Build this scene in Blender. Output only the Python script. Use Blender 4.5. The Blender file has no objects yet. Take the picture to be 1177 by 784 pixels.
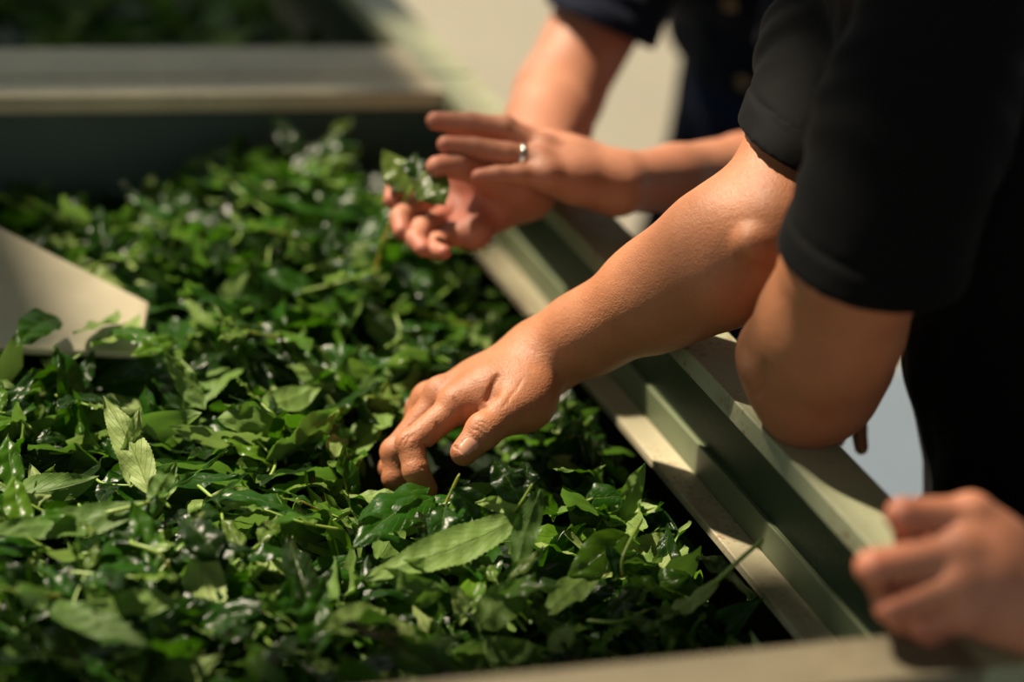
import bpy, math, random
import numpy as np
from mathutils import Vector, Matrix, Quaternion

random.seed(7)
rng = np.random.default_rng(7)
sc = bpy.context.scene
COL = sc.collection
PI = math.pi

# ------------------------------------------------------------------ camera
# world: X runs across the trough (to the right), Y along its side (away), Z up, metres
FPX = 2800.0
CX, CY = 588.5, 392.0
v_ = np.array([-1148., -1427., FPX]); v_ /= np.linalg.norm(v_)
u_ = np.array([7283., -365., FPX]); u_ = u_ - u_.dot(v_) * v_; u_ /= np.linalg.norm(u_)
w_ = np.cross(u_, v_)
RW = np.array([u_, v_, w_])                      # camera (x right, y down, z forward) -> world
ZR = 0.95                                        # height of the trough rim
CAM = np.array([-0.8794, -1.4545, ZR + 0.8158])


def at(px, py, t):
    """world point seen at a place of the photograph, t metres deep"""
    return CAM + RW @ np.array([(px - CX) / FPX, (py - CY) / FPX, 1.0]) * t


def atz(px, py, z):
    d = RW @ np.array([(px - CX) / FPX, (py - CY) / FPX, 1.0])
    return CAM + d * (z - CAM[2]) / d[2]


def toward(p):
    d = np.asarray(p) - CAM
    return d / np.linalg.norm(d)


def proj(p):
    q = (np.asarray(p) - CAM) @ RW
    return CX + FPX * q[..., 0] / q[..., 2], CY + FPX * q[..., 1] / q[..., 2], q[..., 2]


cam = bpy.data.cameras.new('camera')
cam.sensor_width = 36.0
cam.lens = FPX / 1177 * 36
cam.clip_start = 0.05
cam.dof.use_dof = True
cam.dof.focus_distance = 1.95
cam.dof.aperture_fstop = 1.6
camo = bpy.data.objects.new('camera', cam)
COL.objects.link(camo)
rot = Matrix([[RW[0][0], -RW[0][1], -RW[0][2]], [RW[1][0], -RW[1][1], -RW[1][2]], [RW[2][0], -RW[2][1], -RW[2][2]]])
camo.matrix_world = Matrix.Translation(Vector(CAM)) @ rot.to_4x4()
sc.camera = camo

# ------------------------------------------------------------------ scene helpers


def tag(o, label=None, cat=None, group=None, kind=None):
    if label: o['label'] = label
    if cat: o['category'] = cat
    if group: o['group'] = group
    if kind: o['kind'] = kind
    return o


def empty(name, loc=(0, 0, 0)):
    o = bpy.data.objects.new(name, None)
    o.location = loc
    o.empty_display_size = 0.05
    COL.objects.link(o)
    return o


def link(name, me, mat=None, parent=None):
    o = bpy.data.objects.new(name, me)
    if mat and not me.materials: me.materials.append(mat)
    COL.objects.link(o)
    if parent:
        o.parent = parent
        o.matrix_parent_inverse = Matrix.Translation(-parent.location)
    return o


def mesh_np(name, V, Fq, smooth=True):
    V = np.asarray(V, dtype=np.float32); Fq = np.asarray(Fq, dtype=np.int32)
    me = bpy.data.meshes.new(name)
    n = len(Fq); k = Fq.shape[1]
    me.vertices.add(len(V)); me.vertices.foreach_set('co', V.ravel())
    me.loops.add(n * k); me.loops.foreach_set('vertex_index', Fq.ravel())
    me.polygons.add(n)
    me.polygons.foreach_set('loop_start', np.arange(0, n * k, k, dtype=np.int32))
    me.polygons.foreach_set('loop_total', np.full(n, k, dtype=np.int32))
    me.polygons.foreach_set('use_smooth', np.full(n, smooth, dtype=bool))
    me.update(calc_edges=True)
    return me


def extrude_profile(name, prof, axis, a, b, mat, parent=None, caps=True):
    """closed profile of (p, z) swept along X or Y from a to b"""
    vs = []
    for s in (a, b):
        for (p, z) in prof:
            vs.append((p, s, z) if axis == 'y' else (s, p, z))
    n = len(prof)
    fs = [(i, (i + 1) % n, n + (i + 1) % n, n + i) for i in range(n)]
    if caps:
        fs += [tuple(range(n))[::-1], tuple(range(n, 2 * n))]
    me = bpy.data.meshes.new(name)
    me.from_pydata(vs, [], fs)
    me.validate(); me.update()
    import bmesh
    bm = bmesh.new(); bm.from_mesh(me)
    bmesh.ops.recalc_face_normals(bm, faces=bm.faces)
    bm.to_mesh(me); bm.free()
    o = link(name, me, mat, parent)
    bv = o.modifiers.new('edge', 'BEVEL'); bv.width = 0.0012; bv.segments = 2; bv.limit_method = 'ANGLE'
    return o


def boxprof(p0, p1, z0, z1):
    return [(p0, z0), (p1, z0), (p1, z1), (p0, z1)]


# ------------------------------------------------------------------ materials
def new_mat(name):
    m = bpy.data.materials.new(name); m.use_nodes = True
    nt = m.node_tree
    return m, nt, nt.nodes['Principled BSDF']


def N(nt, typ, **kw):
    n = nt.nodes.new(typ)
    for k, v in kw.items():
        if k in n.inputs: n.inputs[k].default_value = v
        else: setattr(n, k, v)
    return n


def ramp(nt, src, stops):
    r = nt.nodes.new('ShaderNodeValToRGB')
    e = r.color_ramp.elements
    while len(e) < len(stops): e.new(0.5)
    for el, (p, c) in zip(e, stops):
        el.position = p; el.color = (*c, 1) if len(c) == 3 else c
    nt.links.new(src, r.inputs[0])
    return r.outputs[0]


def mixc(nt, fac, a, b, mode='MIX'):
    m = nt.nodes.new('ShaderNodeMix'); m.data_type = 'RGBA'; m.blend_type = mode
    for s, v in ((m.inputs[0], fac), (m.inputs[6], a), (m.inputs[7], b)):
        if hasattr(v, 'links') or isinstance(v, bpy.types.NodeSocket): nt.links.new(v, s)
        else: s.default_value = v if not isinstance(v, tuple) else (*v, 1)[:4]
    return m.outputs[2]


def math_(nt, op, a, b=None, c=None, clamp=False):
    m = nt.nodes.new('ShaderNodeMath'); m.operation = op; m.use_clamp = clamp
    for i, v in enumerate((a, b, c)):
        if v is None: continue
        if isinstance(v, bpy.types.NodeSocket): nt.links.new(v, m.inputs[i])
        else: m.inputs[i].default_value = v
    return m.outputs[0]


def srgb(r, g, b):
    f = lambda c: (c / 255 / 12.92) if c / 255 <= 0.04045 else ((c / 255 + 0.055) / 1.055) ** 2.4
    return (f(r), f(g), f(b))


def coords(nt):
    return nt.nodes.new('ShaderNodeTexCoord').outputs['Object']


def geo_pos(nt):
    return nt.nodes.new('ShaderNodeNewGeometry').outputs['Position']


def noise(nt, vec, scale, detail=4, rough=0.55):
    n = N(nt, 'ShaderNodeTexNoise', Scale=scale, Detail=detail, Roughness=rough)
    nt.links.new(vec, n.inputs['Vector'])
    return n.outputs['Fac']


def bump(nt, h, strength, dist, normal=None):
    b = N(nt, 'ShaderNodeBump', Strength=strength, Distance=dist)
    nt.links.new(h, b.inputs['Height'])
    if normal is not None: nt.links.new(normal, b.inputs['Normal'])
    return b.outputs['Normal']


def paint_mat(name, base, rust=0.5, rough=0.42, dirt=(0.23, 0.16, 0.10)):
    m, nt, bs = new_mat(name)
    p = geo_pos(nt)
    n1 = noise(nt, p, 9, 5)
    c = mixc(nt, ramp(nt, n1, [(0.35, (0, 0, 0)), (0.75, (1, 1, 1))]), tuple(base), tuple(x * 0.78 for x in base))
    sp = noise(nt, p, 210, 3, 0.6)
    patch = noise(nt, p, 14, 4, 0.6)
    k = math_(nt, 'MULTIPLY', ramp(nt, sp, [(0.56, (0, 0, 0)), (0.62, (1, 1, 1))]), ramp(nt, patch, [(0.42, (0, 0, 0)), (0.62, (1, 1, 1))]))
    k2 = ramp(nt, noise(nt, p, 22, 7, 0.75), [(0.55, (0, 0, 0)), (0.70, (1, 1, 1))])
    k = math_(nt, 'MULTIPLY', math_(nt, 'MAXIMUM', k, math_(nt, 'MULTIPLY', k2, 0.6)), rust)
    c = mixc(nt, k, c, tuple(dirt))
    nt.links.new(c, bs.inputs['Base Color'])
    bs.inputs['Roughness'].default_value = rough
    nt.links.new(bump(nt, noise(nt, p, 120, 3), 0.12, 0.001), bs.inputs['Normal'])
    return m


M = {}
M['rim'] = paint_mat('rim_paint', srgb(156, 160, 130), 0.95, 0.4, srgb(120, 84, 62))
M['ledge'] = paint_mat('ledge_paint', srgb(182, 174, 144), 0.7, 0.55, srgb(140, 92, 66))
M['green'] = paint_mat('green_paint', srgb(104, 114, 84), 0.2, 0.45)
M['wall_green'] = paint_mat('dark_green_paint', srgb(50, 66, 42), 0.2, 0.5)
M['far_wall'] = paint_mat('grey_green_paint', srgb(84, 104, 98), 0.15, 0.5)
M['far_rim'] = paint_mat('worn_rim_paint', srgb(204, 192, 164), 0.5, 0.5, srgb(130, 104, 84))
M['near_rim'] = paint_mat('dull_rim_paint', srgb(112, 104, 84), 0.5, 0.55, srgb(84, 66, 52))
M['sky_tinted'] = paint_mat('sky_tinted_paint', srgb(150, 170, 178), 0.2, 0.45)  # cool skylight on the near end panel, put into its base colour

m, nt, bs = new_mat('concrete')
p = geo_pos(nt)
c = mixc(nt, ramp(nt, noise(nt, p, 1.6, 6), [(0.3, (0, 0, 0)), (0.7, (1, 1, 1))]), srgb(142, 136, 120), srgb(130, 124, 110))
c = mixc(nt, ramp(nt, noise(nt, p, 26, 6), [(0.5, (0, 0, 0)), (0.8, (1, 1, 1))]), c, srgb(116, 110, 98))
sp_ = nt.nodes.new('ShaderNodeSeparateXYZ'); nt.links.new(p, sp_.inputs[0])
sky_tint_ = math_(nt, 'MULTIPLY', math_(nt, 'GREATER_THAN', sp_.outputs[0], .25), math_(nt, 'LESS_THAN', sp_.outputs[1], 1.95))  # bluish skylight on the shaded floor, put into its colour by position
c = mixc(nt, sky_tint_, c, mixc(nt, noise(nt, p, 5, 5), srgb(92, 104, 118), srgb(102, 114, 126)))
nt.links.new(c, bs.inputs['Base Color']); bs.inputs['Roughness'].default_value = 0.6
nt.links.new(bump(nt, noise(nt, p, 60, 5), 0.2, 0.003), bs.inputs['Normal'])
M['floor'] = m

m, nt, bs = new_mat('cream_plastic')
p = geo_pos(nt)
c = mixc(nt, ramp(nt, noise(nt, p, 12, 4), [(0.4, (0, 0, 0)), (0.7, (1, 1, 1))]), srgb(196, 186, 160), srgb(178, 168, 142))
nt.links.new(c, bs.inputs['Base Color']); bs.inputs['Roughness'].default_value = 0.45
M['cream'] = m

m, nt, bs = new_mat('steel')
bs.inputs['Base Color'].default_value = (0.6, 0.6, 0.58, 1); bs.inputs['Metallic'].default_value = 1; bs.inputs['Roughness'].default_value = 0.35
nt.links.new(bump(nt, noise(nt, geo_pos(nt), 80, 2), 0.1, 0.001), bs.inputs['Normal'])
M['steel'] = m

m, nt, bs = new_mat('silver')
bs.inputs['Base Color'].default_value = (0.85, 0.84, 0.8, 1); bs.inputs['Metallic'].default_value = 1; bs.inputs['Roughness'].default_value = 0.22
nt.links.new(bump(nt, noise(nt, geo_pos(nt), 300, 2), 0.05, 0.0005), bs.inputs['Normal'])
M['silver'] = m

m, nt, bs = new_mat('button')
nt.links.new(mixc(nt, noise(nt, geo_pos(nt), 200), srgb(150, 122, 88), srgb(190, 165, 125)), bs.inputs['Base Color'])
bs.inputs['Roughness'].default_value = 0.35
M['button'] = m


def cloth_mat(name, a, b, rough=0.85, sheen=0.3, weave=1400):
    m, nt, bs = new_mat(name)
    p = geo_pos(nt)
    nt.links.new(mixc(nt, noise(nt, p, 25, 4), a, b), bs.inputs['Base Color'])
    bs.inputs['Roughness'].default_value = rough
    bs.inputs['Sheen Weight'].default_value = sheen
    bs.inputs['Sheen Roughness'].default_value = 0.4
    bs.inputs['Specular IOR Level'].default_value = 0.12
    n1 = bump(nt, noise(nt, p, weave, 2), 0.12, 0.0005)
    nt.links.new(bump(nt, noise(nt, p, 45, 3), 0.25, 0.004, n1), bs.inputs['Normal'])
    return m


M['black'] = cloth_mat('black_jersey', srgb(5, 5, 6), srgb(8, 8, 9), 0.8, 0.02)
M['navy'] = cloth_mat('navy_cotton', srgb(11, 16, 30), srgb(15, 22, 40), 0.85, 0.06)
M['denim'] = cloth_mat('blue_denim', srgb(26, 34, 62), srgb(34, 46, 80), 0.9, 0.1)
M['trousers'] = cloth_mat('black_trousers', srgb(16, 16, 18), srgb(24, 24, 27), 0.9, 0.1)
M['grey'] = cloth_mat('grey_cotton', srgb(84, 88, 92), srgb(100, 104, 108), 0.9, 0.1)
M['shoe'] = cloth_mat('shoe_leather', srgb(26, 22, 20), srgb(36, 30, 26), 0.5, 0.0)
M['hair'] = cloth_mat('black_hair', srgb(16, 13, 12), srgb(30, 24, 20), 0.5, 0.2, 3000)


def skin_mat(name, a, b, red):
    m, nt, bs = new_mat(name)
    p = geo_pos(nt)
    n1 = noise(nt, p, 22, 5, 0.6)
    c = mixc(nt, ramp(nt, n1, [(0.35, (0, 0, 0)), (0.7, (1, 1, 1))]), a, b)
    n2 = noise(nt, p, 320, 3, 0.6)
    c = mixc(nt, ramp(nt, n2, [(0.5, (0, 0, 0)), (0.75, (0.35, 0.35, 0.35))]), c, red)
    at_r = N(nt, 'ShaderNodeAttribute', attribute_name='red')
    c = mixc(nt, at_r.outputs['Fac'], c, red)
    at_n = N(nt, 'ShaderNodeAttribute', attribute_name='nail')
    c = mixc(nt, at_n.outputs['Fac'], c, srgb(206, 150, 124))
    nt.links.new(c, bs.inputs['Base Color'])
    r = math_(nt, 'MULTIPLY_ADD', at_n.outputs['Fac'], -0.2, 0.54)
    nt.links.new(r, bs.inputs['Roughness'])
    bs.inputs['Subsurface Weight'].default_value = 0.22
    bs.inputs['Subsurface Radius'].default_value = (1.0, 0.35, 0.15)
    bs.inputs['Subsurface Scale'].default_value = 0.008
    bs.inputs['Specular IOR Level'].default_value = 0.45
    vo = N(nt, 'ShaderNodeTexVoronoi', Scale=620)
    mp = N(nt, 'ShaderNodeVectorMath', operation='ADD')
    nn = N(nt, 'ShaderNodeTexNoise', Scale=90, Detail=2)
    nt.links.new(p, nn.inputs['Vector'])
    sc_ = N(nt, 'ShaderNodeVectorMath', operation='SCALE'); sc_.inputs['Scale'].default_value = 0.006
    nt.links.new(nn.outputs['Color'], sc_.inputs[0]); nt.links.new(p, mp.inputs[0]); nt.links.new(sc_.outputs[0], mp.inputs[1])
    nt.links.new(mp.outputs[0], vo.inputs['Vector'])
    inv = math_(nt, 'SUBTRACT', 1.0, at_n.outputs['Fac'])
    s1 = bump(nt, math_(nt, 'MULTIPLY', vo.outputs['Distance'], inv), 0.34, 0.0008)
    s2 = bump(nt, math_(nt, 'MULTIPLY', noise(nt, p, 150, 4, 0.65), inv), 0.34, 0.0018, s1)
    nt.links.new(s2, bs.inputs['Normal'])
    return m


M['skin_a'] = skin_mat('tanned_skin', srgb(178, 118, 82), srgb(162, 104, 70), srgb(168, 90, 66))
M['skin_b'] = skin_mat('light_skin', srgb(182, 126, 98), srgb(168, 112, 86), srgb(178, 86, 74))
M['skin_c'] = skin_mat('warm_skin', srgb(190, 128, 98), srgb(172, 110, 84), srgb(184, 100, 80))

# ---- leaf material
m, nt, bs = new_mat('tea_leaf')
uv = nt.nodes.new('ShaderNodeUVMap'); uv.uv_map = 'UVMap'
sep = nt.nodes.new('ShaderNodeSeparateXYZ'); nt.links.new(uv.outputs[0], sep.inputs[0])
S, T = sep.outputs[0], sep.outputs[1]                    # along, across (0..1)
ta = math_(nt, 'ABSOLUTE', math_(nt, 'SUBTRACT', T, 0.5))   # 0 .. 0.5
mid = math_(nt, 'SUBTRACT', 1.0, math_(nt, 'DIVIDE', ta, 0.022), clamp=True)
vp = math_(nt, 'SUBTRACT', math_(nt, 'MULTIPLY', S, 9.0), math_(nt, 'MULTIPLY', ta, 5.5))
vf = math_(nt, 'ABSOLUTE', math_(nt, 'SUBTRACT', math_(nt, 'FRACT', vp), 0.5))
vein = math_(nt, 'SUBTRACT', 1.0, math_(nt, 'DIVIDE', vf, 0.06), clamp=True)
oi = nt.nodes.new('ShaderNodeObjectInfo')
atn = N(nt, 'ShaderNodeAttribute', attribute_name='tint')
rnd = math_(nt, 'FRACT', math_(nt, 'ADD', oi.outputs['Random'], atn.outputs['Fac']))
young = N(nt, 'ShaderNodeAttribute', attribute_type='OBJECT', attribute_name='young')
p = geo_pos(nt)
big = noise(nt, p, 40, 3)
top = ramp(nt, rnd, [(0.0, srgb(10, 32, 3)), (0.4, srgb(20, 56, 4)), (0.75, srgb(42, 92, 8)), (1.0, srgb(96, 136, 26))])
und = ramp(nt, rnd, [(0.0, srgb(84, 120, 46)), (0.5, srgb(130, 162, 78)), (1.0, srgb(184, 204, 122))])
geo = nt.nodes.new('ShaderNodeNewGeometry')
c = mixc(nt, geo.outputs['Backfacing'], top, und)
c = mixc(nt, math_(nt, 'MULTIPLY', big, 0.4), c, srgb(34, 58, 16))
c = mixc(nt, young.outputs['Fac'], c, srgb(150, 180, 78))
lines = math_(nt, 'MAXIMUM', math_(nt, 'MULTIPLY', mid, 0.8), math_(nt, 'MULTIPLY', vein, 0.28))
c = mixc(nt, lines, c, srgb(112, 140, 62))
nt.links.new(c, bs.inputs['Base Color'])
nt.links.new(math_(nt, 'MULTIPLY_ADD', geo.outputs['Backfacing'], 0.24, 0.30), bs.inputs['Roughness'])
bs.inputs['Specular IOR Level'].default_value = 0.34
h = math_(nt, 'ADD', math_(nt, 'MULTIPLY', math_(nt, 'MAXIMUM', vein, mid), -1.0), math_(nt, 'MULTIPLY', noise(nt, p, 260, 4), 0.8))
nrm = bump(nt, h, 0.55, 0.0012)
nt.links.new(nrm, bs.inputs['Normal'])
tr = nt.nodes.new('ShaderNodeBsdfTranslucent')
nt.links.new(mixc(nt, 0.4, c, srgb(90, 150, 14)), tr.inputs['Color'])
mx = nt.nodes.new('ShaderNodeMixShader'); mx.inputs[0].default_value = 0.34
nt.links.new(bs.outputs[0], mx.inputs[1]); nt.links.new(tr.outputs[0], mx.inputs[2])
nt.links.new(mx.outputs[0], nt.nodes['Material Output'].inputs['Surface'])
M['leaf'] = m

m, nt, bs = new_mat('green_stem')
p = geo_pos(nt)
nt.links.new(mixc(nt, noise(nt, p, 60, 3), srgb(118, 150, 58), srgb(150, 172, 80)), bs.inputs['Base Color'])
bs.inputs['Roughness'].default_value = 0.4
bs.inputs['Subsurface Weight'].default_value = 0.1
M['stem'] = m

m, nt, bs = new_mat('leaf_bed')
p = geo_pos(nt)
nt.links.new(mixc(nt, noise(nt, p, 50, 5), srgb(8, 18, 6), srgb(18, 34, 10)), bs.inputs['Base Color'])  # shade in the gaps between leaves is put into this dark colour
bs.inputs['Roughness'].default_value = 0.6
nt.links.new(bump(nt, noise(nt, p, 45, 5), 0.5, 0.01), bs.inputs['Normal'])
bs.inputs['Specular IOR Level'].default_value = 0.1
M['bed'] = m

# ------------------------------------------------------------------ signed distance sculpting
def smin(a, b, k):
    h = np.maximum(k - np.abs(a - b), 0.0) / k
    return np.minimum(a, b) - h * h * k * 0.25


def smax(a, b, k):
    return -smin(-a, -b, k)


class Cap:
    """tapered capsule, optionally flattened along n"""
    def __init__(s, a, b, ra, rb, n=None, f=1.0):
        s.a = np.asarray(a, float); s.b = np.asarray(b, float); s.ra = ra; s.rb = rb
        s.n = None if n is None else np.asarray(n, float) / np.linalg.norm(n)
        s.f = f
        r = max(ra, rb) * 1.02
        s.lo = np.minimum(s.a, s.b) - r; s.hi = np.maximum(s.a, s.b) + r

    def __call__(s, P):
        ab = s.b - s.a; L2 = ab.dot(ab) + 1e-12
        pa = P - s.a
        t = np.clip(pa @ ab / L2, 0, 1)
        q = pa - t[:, None] * ab
        if s.n is not None:
            c = q @ s.n
            q = q + np.outer(c * (s.f - 1), s.n)
        r = s.ra + (s.rb - s.ra) * t
        d = np.sqrt((q * q).sum(1)) - r
        if s.n is not None: d = d / (1 + (s.f - 1) * 0.5)
        return d


class Chain:
    def __init__(s, pts, rad, k=0.004, n=None, f=1.0):
        s.c = [Cap(pts[i], pts[i + 1], rad[i], rad[i + 1], n, f) for i in range(len(pts) - 1)]
        s.k = k
        s.lo = np.min([c.lo for c in s.c], 0); s.hi = np.max([c.hi for c in s.c], 0)

    def __call__(s, P):
        d = s.c[0](P)
        for c in s.c[1:]: d = smin(d, c(P), s.k)
        return d


class Sculpt:
    def __init__(s): s.ops = []

    def add(s, prim, k=0.01, near=None):
        """near = (centre, k there, radius): blends widely only round that joint"""
        s.ops.append(('+', prim, k, near)); return s

    def cut(s, prim, k=0.002): s.ops.append(('-', prim, k, None)); return s

    def fn(s, func): s.ops.append(('f', func, 0, None)); return s

    def bounds(s):
        lo = np.min([o[1].lo for o in s.ops if o[0] == '+'], 0); hi = np.max([o[1].hi for o in s.ops if o[0] == '+'], 0)
        return lo, hi

    def ev(s, P, lo=None, hi=None):
        d = np.full(len(P), 1.0)
        for (o, pr, k, near) in s.ops:
            if o == 'f':
                d = pr(P, d); continue
            if lo is not None:
                kk = max(k, near[1]) if near else k
                mg = kk + 0.012
                if np.any(pr.lo - mg > hi) or np.any(pr.hi + mg < lo):
                    continue
            q = pr(P)
            if o == '+':
                if near is not None:
                    g = np.clip(1 - np.sqrt(((P - near[0]) ** 2).sum(1)) / near[2], 0, 1)
                    kv = k + (near[1] - k) * g
                    h = np.maximum(kv - np.abs(d - q), 0) / kv
                    d = np.minimum(d, q) - h * h * kv * 0.25
                else:
                    d = smin(d, q, k)
            else:
                d = smax(d, -q, k)
        return d

    def mesh(s, name, vox, lo=None, hi=None, smooth=1):
        b0, b1 = s.bounds()
        lo = b0 if lo is None else np.maximum(b0, lo); hi = b1 if hi is None else np.minimum(b1, hi)
        lo = lo - 3 * vox; hi = hi + 3 * vox
        B = 16
        nb = np.ceil((hi - lo) / vox / B).astype(int) + 1
        n = nb * B + 1
        D = np.full(n, 1.0, dtype=np.float32)
        # coarse pass
        ci = np.stack(np.meshgrid(*[np.arange(q) for q in nb], indexing='ij'), -1).reshape(-1, 3)
        cc = lo + (ci * B + B / 2) * vox
        cd = s.ev(cc)
        R = B * vox * 0.5 * 1.74
        for idx, dd in zip(ci, cd):
            i, j, k = idx * B
            if abs(dd) > R * 1.35 + 0.012:
                if dd < 0: D[i:i + B + 1, j:j + B + 1, k:k + B + 1] = -1
                continue
        ar = np.arange(B + 1)
        G = np.stack(np.meshgrid(ar, ar, ar, indexing='ij'), -1).reshape(-1, 3)
        for idx, dd in zip(ci, cd):
            if abs(dd) > R * 1.35 + 0.012: continue
            i, j, k = idx * B
            P = lo + (G + idx * B) * vox
            D[i:i + B + 1, j:j + B + 1, k:k + B + 1] = s.ev(P, P[0], P[-1]).reshape(B + 1, B + 1, B + 1)
        V, Q = surface_nets(D, lo, vox)
        if smooth: V = relax(V, Q, smooth)
        return V, Q


def surface_nets(D, lo, vox):
    ins = D < 0
    n = D.shape
    c = np.zeros((n[0] - 1, n[1] - 1, n[2] - 1), dtype=np.uint8)
    for a in (0, 1):
        for b in (0, 1):
            for e in (0, 1):
                c += ins[a:n[0] - 1 + a, b:n[1] - 1 + b, e:n[2] - 1 + e]
    act = (c > 0) & (c < 8)
    ids = np.full(act.shape, -1, dtype=np.int32)
    I = np.argwhere(act)
    ids[act] = np.arange(len(I))
    acc = np.zeros((len(I), 3)); cnt = np.zeros(len(I))
    cor = [(a, b, e) for a in (0, 1) for b in (0, 1) for e in (0, 1)]
    val = {q: D[I[:, 0] + q[0], I[:, 1] + q[1], I[:, 2] + q[2]].astype(float) for q in cor}
    for q in cor:
        for ax in range(3):
            if q[ax] == 0:
                r = list(q); r[ax] = 1; r = tuple(r)
                a, b = val[q], val[r]
                m = (a < 0) != (b < 0)
                t = np.where(m, a / np.where(m, a - b, 1), 0)
                pos = np.array(q, float)[None, :].repeat(len(I), 0); pos[:, ax] = t
                acc[m] += pos[m]; cnt[m] += 1
    V = lo + (I + acc / cnt[:, None]) * vox
    Q = []
    for ax in range(3):
        o1, o2 = [(1, 2), (2, 0), (0, 1)][ax]
        sl0 = [slice(1, n[d] - 1) for d in range(3)]; sl0[ax] = slice(0, n[ax] - 1)
        sl1 = list(sl0); sl1[ax] = slice(1, n[ax])
        a = ins[tuple(sl0)]; b = ins[tuple(sl1)]
        for flip, mm in ((False, a & ~b), (True, ~a & b)):
            E = np.argwhere(mm)
            E += np.array([0 if d == ax else 1 for d in range(3)])
            def g(d1, d2):
                F = E.copy(); F[:, o1] -= d1; F[:, o2] -= d2
                return ids[F[:, 0], F[:, 1], F[:, 2]]
            q = np.stack([g(0, 0), g(1, 0), g(1, 1), g(0, 1)], 1)
            Q.append(q[:, ::-1] if flip else q)
    Q = np.concatenate(Q)
    Q = Q[(Q >= 0).all(1)]
    return V, Q


def relax(V, Q, it):
    for _ in range(it):
        S_ = np.zeros_like(V); c = np.zeros(len(V))
        for a in range(4):
            for b in ((a + 1) % 4, (a + 3) % 4):
                np.add.at(S_, Q[:, a], V[Q[:, b]]); np.add.at(c, Q[:, a], 1)
        c[c == 0] = 1
        V = V * 0.5 + 0.5 * S_ / c[:, None]
    return V


def join_parts(parts):
    Vs, Qs, o = [], [], 0
    for V, Q in parts:
        Vs.append(V); Qs.append(Q + o); o += len(V)
    return np.concatenate(Vs), np.concatenate(Qs)


def set_attr(me, name, vals):
    a = me.attributes.new(name, 'FLOAT', 'POINT')
    a.data.foreach_set('value', np.asarray(vals, dtype=np.float32))


def unit(v):
    v = np.asarray(v, float); return v / np.linalg.norm(v)


class Nail:
    def __init__(s, c, along, out, hw, hl):
        s.c = np.asarray(c); s.a = unit(along); s.o = unit(out - np.dot(out, s.a) * s.a); s.l = np.cross(s.a, s.o); s.hw = hw; s.hl = hl

    def mask(s, P):
        q = P - s.c
        x = q @ s.l; y = q @ s.a; z = q @ s.o
        e = 1 - ((np.abs(x) / s.hw) ** 3 + (np.abs(y) / s.hl) ** 3)
        return np.clip(e * 3.5, 0, 1) * (z > -0.001)

    def shape(s, P, d):
        q = P - s.c
        if len(q) == 0: return d
        x = q @ s.l; y = q @ s.a; z = q @ s.o
        r = np.maximum(np.abs(x) / s.hw, np.abs(y) / s.hl)
        groove = np.exp(-((r - 1.0) / 0.13) ** 2) * (z > 0) * (r < 1.6)
        return d + 0.0006 * groove


def trace(s, px, py, t0=1.6, t1=2.3):
    """where the sight line of a place in the photograph meets a sculpted form"""
    t = t0
    for _ in range(60):
        d = s.ev(at(px, py, t)[None, :])[0]
        t += d * .8
        if d < .0002 or t > t1: break
    return at(px, py, min(t, t1))


def crease(s, pxs, r=.0007, k=.002):
    s.cut(Chain([trace(s, *q) for q in pxs], [r * .5] + [r] * (len(pxs) - 2) + [r * .5], k=.0008), k=k)


def blob(p, r): return Cap(p, np.asarray(p) + 1e-4, r, r)

# ------------------------------------------------------------------ people
def lerp(a, b, t): return np.asarray(a) * (1 - t) + np.asarray(b) * t


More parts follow.
